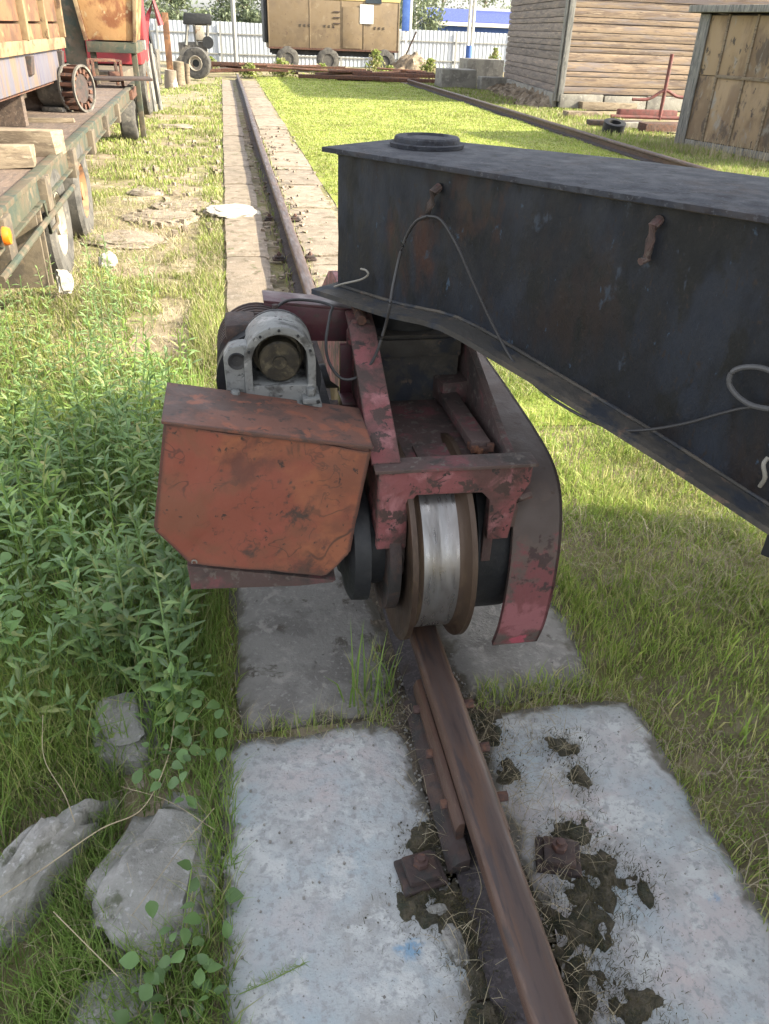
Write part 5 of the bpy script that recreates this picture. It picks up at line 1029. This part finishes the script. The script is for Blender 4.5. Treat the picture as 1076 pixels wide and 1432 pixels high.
# moss patches
mb = MB()
rm = random.Random(3)
def mosspatch(cx, cy, rx, ry, h, seed):
    n = 22; V = []; Fc = []
    for j in range(n):
        for i in range(n):
            u, v = i/(n-1)*2-1, j/(n-1)*2-1; x = cx+u*rx*1.5; yy = cy+v*ry*1.5
            e_ = 1-(u*u+v*v)*1.9+1.1*noise.fractal(Vector((x*22, yy*22, seed)), 1, 2, 3)
            z_ = -.009+max(0, min(1, e_*1.1))*(.015+h*(.5+.9*noise.noise(Vector((x*40, yy*40, seed)))))
            V.append((x, yy, z_))
    for j in range(n-1):
        for i in range(n-1): Fc.append((j*n+i, j*n+i+1, (j+1)*n+i+1, (j+1)*n+i))
    mb.add(V, Fc)
mp_ = [(.335, 1.075, .045, .04), (.31, .93, .06, .05), (.37, .86, .05, .09), (.70, .92, .09, .07), (.64, .83, .07, .08), (.61, .72, .05, .06), (.70, 1.05, .06, .035), (.77, 1.30, .055, .04), (.67, .66, .06, .05), (.60, 1.24, .03, .04), (.66, .58, .08, .04), (.38, .66, .06, .04), (.60, 1.38, .03, .05), (.775, 1.19, .028, .05), (.80, .88, .018, .05), (.72, .50, .12, .03)]
for k, (cx, cy, rx, ry) in enumerate(mp_): mosspatch(cx, cy, rx, ry, .008, k)
o = mb.build('moss', M['moss'], smooth=True); tag(o, 'dark brown moss patches round the rail clamps', 'moss', kind='stuff')
X = []; Y = []
for (cx, cy, rx, ry) in mp_:
    k = int(170000*rx*ry); X.append(RNG.normal(cx, rx*.75, k)); Y.append(RNG.normal(cy, ry*.75, k))
x = np.concatenate(X); y = np.concatenate(Y)
tag(blades('moss_fringe', LF['mosst'], np.stack([x, y, .004+0*x], 1), RNG.uniform(.008, .025, len(x)), RNG.uniform(.0008, .002, len(x)), 1.3), 'fine stems of moss and dead grass on the moss patches', 'moss', kind='stuff')
mb = MB()
for (cx, cy, rx, ry) in mp_:
    for _ in range(int(22000*rx*ry)):
        a_ = random.gauss(cx, rx*.8); b_ = random.gauss(cy, ry*.8); q_ = random.uniform(.0005, .0017)
        mb.box(a_-q_, a_+q_, b_-q_, b_+q_, 0, q_*1.5, Matrix.Rotation(random.random()*3, 3, 'Z'), j=q_*.3)
tag(mb.build('soil_crumbs', M['moss']), 'dark soil crumbs scattered round the moss patches', 'soil', kind='stuff')
# little bits of grit on slabs
n = 300; x = RNG.uniform(-.12, 1.03, n); y = RNG.uniform(.4, 2.3, n); k = (x < .34) | (x > .58); x, y = x[k], y[k]; mb = MB()
for a_, b_ in zip(x, y):
    s = random.uniform(.0008, .003); mb.box(a_-s, a_+s, b_-s, b_+s, 0, s*1.4, Matrix.Rotation(random.random()*3, 3, 'Z'))
n = 1500; 
for _ in range(n):
    a_ = random.uniform(.34, .58); b_ = random.uniform(.5, 1.7); s = random.uniform(.0008, .0028); mb.box(a_-s, a_+s, b_-s, b_+s, -.012, -.01+s*1.5, Matrix.Rotation(random.random()*3, 3, 'Z'))
tag(mb.build('grit', M['slab']), 'loose grit on the slabs and beside the rail', 'gravel', kind='stuff')
n = 110; mb = MB()
for _ in range(n):
    px, py = random.uniform(180, 310), random.uniform(190, 330); c = onz(px, py, 0); s = random.uniform(.008, .03)
    mb.box(c.x-s, c.x+s, c.y-s, c.y+s, -.04, s*.5, Matrix.Rotation(random.random()*3, 3, 'Z'), j=s*.3)
for _ in range(260):
    yy = random.uniform(3, 16); xx = random.choice([random.uniform(.5, .7), random.uniform(.25, .4), random.uniform(.6, 1.1)]); s = random.uniform(.006, .022); mb.box(xx-s, xx+s, yy-s, yy+s, -.005, s*.8, Matrix.Rotation(random.random()*3, 3, 'Z'), j=s*.3)
tag(mb.build('rubble_bits', M['farslab']), 'small concrete crumbs over the worn yard patch', 'gravel', kind='stuff')

# leafy weeds left
def weeds(name, m, bases, hts, label, leafL=.06, leafW=.014, pitch=.02, up_=.9):
    V = []; Q = []; T = []
    for (bx, by, bz), h in zip(bases, hts):
        a0 = random.random()*6.28; lean = random.uniform(0, .22); la = random.random()*6.28; n = max(5, int(h/pitch)); dx, dy = math.cos(la)*lean, math.sin(la)*lean
        pt = lambda t: Vector((bx+dx*t*t*h, by+dy*t*t*h, bz+h*t))
        r0 = .0022
        for s in range(4):                                           # stem as two crossing strips
            p0, p1 = pt(s/4), pt((s+1)/4); b = len(V); V += [p0+Vector((r0, 0, 0)), p0-Vector((r0, 0, 0)), p1-Vector((r0*.8, 0, 0)), p1+Vector((r0*.8, 0, 0))]; Q.append((b, b+1, b+2, b+3))
            b = len(V); V += [p0+Vector((0, r0, 0)), p0-Vector((0, r0, 0)), p1-Vector((0, r0*.8, 0)), p1+Vector((0, r0*.8, 0))]; Q.append((b, b+1, b+2, b+3))
        for k in range(n):
            t = .12+.88*k/n; an = a0+k*2.4; p0 = pt(t); f = (1-.55*t)*random.uniform(.75, 1.2)
            l_ = leafL*f*(1.0 if t > .3 else .7); wd = leafW*f; el = R(random.uniform(15, 55))*up_*(1.3 if t > .8 else 1)
            d = Vector((math.cos(an)*math.cos(el), math.sin(an)*math.cos(el), math.sin(el))); s_ = Vector((-math.sin(an), math.cos(an), 0)); nn_ = s_.cross(d)
            p1 = p0+d*l_*.45; p2 = p0+d*l_+Vector((0, 0, -l_*.22)); up2 = nn_*(-wd*.25)
            b = len(V); V += [p0, p1-s_*wd/2-up2, p1+up2*.4, p1+s_*wd/2-up2, p2]
            T += [(b, b+1, b+2), (b, b+2, b+3), (b+1, b+4, b+2), (b+2, b+4, b+3)]
    o = fastmesh(name, np.array([tuple(v) for v in V]), np.array(Q), np.array(T), m); return tag(o, label, 'weeds', kind='stuff')
def wb_(n, f, mask):
    out = []
    while len(out) < n:
        x_, y_ = f()
        if mask(x_, y_): out.append((x_, y_, groundz(x_, y_)-.01))
    return out
inw = lambda x, y: (y < 3.3 or random.random() < .35) and x < -.19-.02*math.sin(y*7) and (x > -.95-.32*y) and not (y < 1.5 and x > -.60)
b = wb_(330, lambda: (random.uniform(-2.2, -.22), random.uniform(1.55, 4.2)), inw)
weeds('leafy_weeds', LF['weed'], b, [random.uniform(.18, .52)*(1.0 if y_ < 3.4 else .8) for _, y_, _ in b], 'thicket of narrow leaved green weeds left of the orange cover', .125, .027, .018)
b = wb_(170, lambda: (random.uniform(-1.5, -.2), random.uniform(1.5, 3.2)), inw)
weeds('leafy_weeds', LF['broad'], b, [random.uniform(.15, .36) for _ in b], 'fresh green broader leaved weeds among the thicket', .095, .032, .026, .7)
b = wb_(60, lambda: (random.uniform(-1.6, -.3), random.uniform(2.0, 4.2)), lambda x, y: True)
weeds('pale_weeds', LF['tall'], b, [random.uniform(.35, .62) for _ in b], 'pale yellow green tall weeds standing above the thicket', .13, .020, .028)
b = wb_(70, lambda: (random.uniform(-2.0, -.55), random.uniform(3.0, 5.4)), lambda x, y: True)
weeds('tall_weeds', LF['weed'], b, [random.uniform(.3, .6) for _ in b], 'taller single weeds in front of the trailer wheels', .09, .016, .02)
for k, (px, py, h) in enumerate([(212, 560, .42), (120, 520, .5), (300, 540, .3)]):
    c = onz(px, py+40, .05)
x, y = scatter(16000, -1.9, -.16, 1.2, 3.8, lambda x, y: (x > -.9-.32*y) & ~((y < 1.45) & (x > -.62)) & (x < -.2))
tag(blades('tall_grass', LF['tall'], gpts(x, y), RNG.uniform(.12, .34, len(x)), RNG.uniform(.0022, .0048, len(x)), .75), 'long grass woven through the weed thicket', 'grass', kind='stuff')
# horsetail-like fine clump
x = RNG.normal(-.66, .13, 6000); y = RNG.normal(1.62, .16, 6000); k = x < -.42; x, y = x[k], y[k]; P = gpts(x, y); P[:, 2] += RNG.uniform(0, .12, len(x))
tag(blades('horsetail_clump', LF['grass'], P, RNG.uniform(.05, .14, len(x)), RNG.uniform(.0012, .002, len(x)), 1.1), 'fine feathery horsetail clump at the left edge above the pointed stone', 'horsetail', kind='stuff')
x, y = joints(0, [(-.75, -.36, .7, 1.15, 1500), (-.5, -.15, .70, .95, 1700), (-.45, -.36, .9, 1.3, 700), (-.5, -.37, 1.0, 1.5, 800), (-.17, -.09, .6, 1.7, 1000), (-.2, -.12, 1.6, 2.5, 600), (-.9, -.6, .9, 1.3, 600), (-.32, -.15, 1.3, 2.0, 900), (-.9, -.5, 1.3, 1.6, 700)])
tag(blades('edge_grass', LF['tall'], gpts(x, y), RNG.uniform(.05, .16, len(x)), RNG.uniform(.002, .0042, len(x)), .8), 'grass growing between the broken stones', 'grass', kind='stuff')
x, y = joints(0, [(-.75, -.14, .65, 1.45, 700)]); P = gpts(x, y); P[:, 2] += RNG.uniform(.01, .07, len(x))
tag(blades('straw', LF['straw'], P, RNG.uniform(.04, .14, len(x)), RNG.uniform(.001, .002, len(x)), lift=1.35, curl=.15), 'dead stalk litter over the broken stones', 'straw', kind='stuff')
# dry stalks one can pick out
st_ = [([(0, 1255), (60, 1215), (140, 1160), (200, 1130), (235, 1060), (245, 1000)], 'long pale bent stalk lying over the flat stone', .0026), ([(75, 1275), (130, 1330), (165, 1365)], 'straight pale stalk crossing the bottom left corner', .0022), ([(185, 1280), (250, 1190), (300, 1130)], 'thin straw leaning across the flat stone', .0016), ([(60, 1000), (62, 1060), (90, 1110), (105, 1150)], 'curved white root beside the pointed stone', .002), ([(170, 1100), (235, 1120), (300, 1160)], 'thin straw lying from stone to slab', .0014), ([(740, 1240), (780, 1200), (775, 1120), (770, 1080)], 'grey straw bent against the rail clamp', .0012), ([(650, 1330), (665, 1270), (672, 1230), (640, 1150)], 'pale straw standing by the rail web', .0014)]
for pts, lab, r_ in st_:
    zs = .10 if pts[0][0] < 400 else .03; r_ *= .5
    cable([onz(px, py, zs-.02*(i % 2)) for i, (px, py) in enumerate(pts)], r_, M['stalk'], lab, 'stalk', 'dry_stalk')
# broad-leaved plants with leaves one by one
def leafmesh(l_, w_):
    mb = MB(); pr_ = [(.0, .02), (.12, .30), (.28, .48), (.45, .50), (.62, .42), (.78, .27), (.9, .12), (1., .0)]; V = []; Fc = []
    for i, (t, w__) in enumerate(pr_):
        z = .03*math.sin(t*3)-.22*t*t
        V += [(l_*t, w_*w__, l_*(z+.13*w__+.03*(i % 2))), (l_*t, 0, l_*z), (l_*t, -w_*w__, l_*(z+.13*w__-.02*(i % 2)))]
    for i in range(len(pr_)-1):
        Fc += [(i*3, i*3+1, i*3+4, i*3+3), (i*3+1, i*3+2, i*3+5, i*3+4)]
    mb.add(V, Fc); return mb
proto = leafmesh(.034, .026).build('leaf', LF['broad'], smooth=True); pm = proto.data; bpy.data.objects.remove(proto)
def leafy(base, pts, n, label, seed):
    rnd = random.Random(seed); e = empty('broadleaf_plant', base, label=label, cat='plant'); mb = MB(); B0 = Vector(base)
    for k in range(n):
        p0 = Vector(pts[k % len(pts)])+Vector((rnd.gauss(0, .035), rnd.gauss(0, .04), rnd.uniform(-.03, .05)))
        if k % 3 == 0: mb.tube([(0, 0, 0), (p0-B0)*.5+Vector((0, 0, .02)), p0-B0], .0013, 5)
        o = bpy.data.objects.new('leaf', pm); COL.objects.link(o); o.parent = e; o.location = p0-B0; o.rotation_euler = (rnd.uniform(-.6, .6), rnd.uniform(-.7, .4), rnd.uniform(0, 6.28)); s = rnd.uniform(.5, 1.2); o.scale = (s, s*rnd.uniform(.75, 1.1), s)
    mb.build('stem', LF['tall'], e)
c = [tuple(onz(px, py, .10)) for px, py in ((240, 960), (265, 985), (245, 1020), (285, 940), (225, 930), (270, 1040), (250, 1090))]
leafy((-.26, 1.50, -.08), c, 85, 'broad leaved creeper climbing beside the slab edge above the flat stone', 1)
c = [tuple(onz(px, py, .05)) for px, py in ((215, 1380), (245, 1370), (270, 1385), (262, 1345), (300, 1250))]
leafy((-.22, .84, -.08), c, 40, 'small broad leaved plant at the bottom beside the slab corner', 2)
c = [tuple(onz(px, py, .22)) for px, py in ((30, 780), (60, 850), (20, 830), (100, 870), (50, 740))]
leafy((-.75, 2.1, -.08), c, 34, 'pale broad leaved weed at the left frame edge', 3)
# small sprig on the slab
p0 = onz(335, 1392, .005); mb = MB(); mb.tube([(0, 0, .004), (.06, .012, .01), (.13, .03, .02)], .0011, 5); e = empty('green_sprig', p0, label='feathery green sprig lying on the left near slab', cat='plant'); mb.build('stem', LF['tall'], e)
n = 90; t = RNG.uniform(.1, 1, n); P = np.stack([t*.13, t*.03, .006+t*.012], 1); o = blades('needles', LF['tall'], P, RNG.uniform(.012, .035, n), .0012*np.ones(n), lift=1.2); o.parent = e
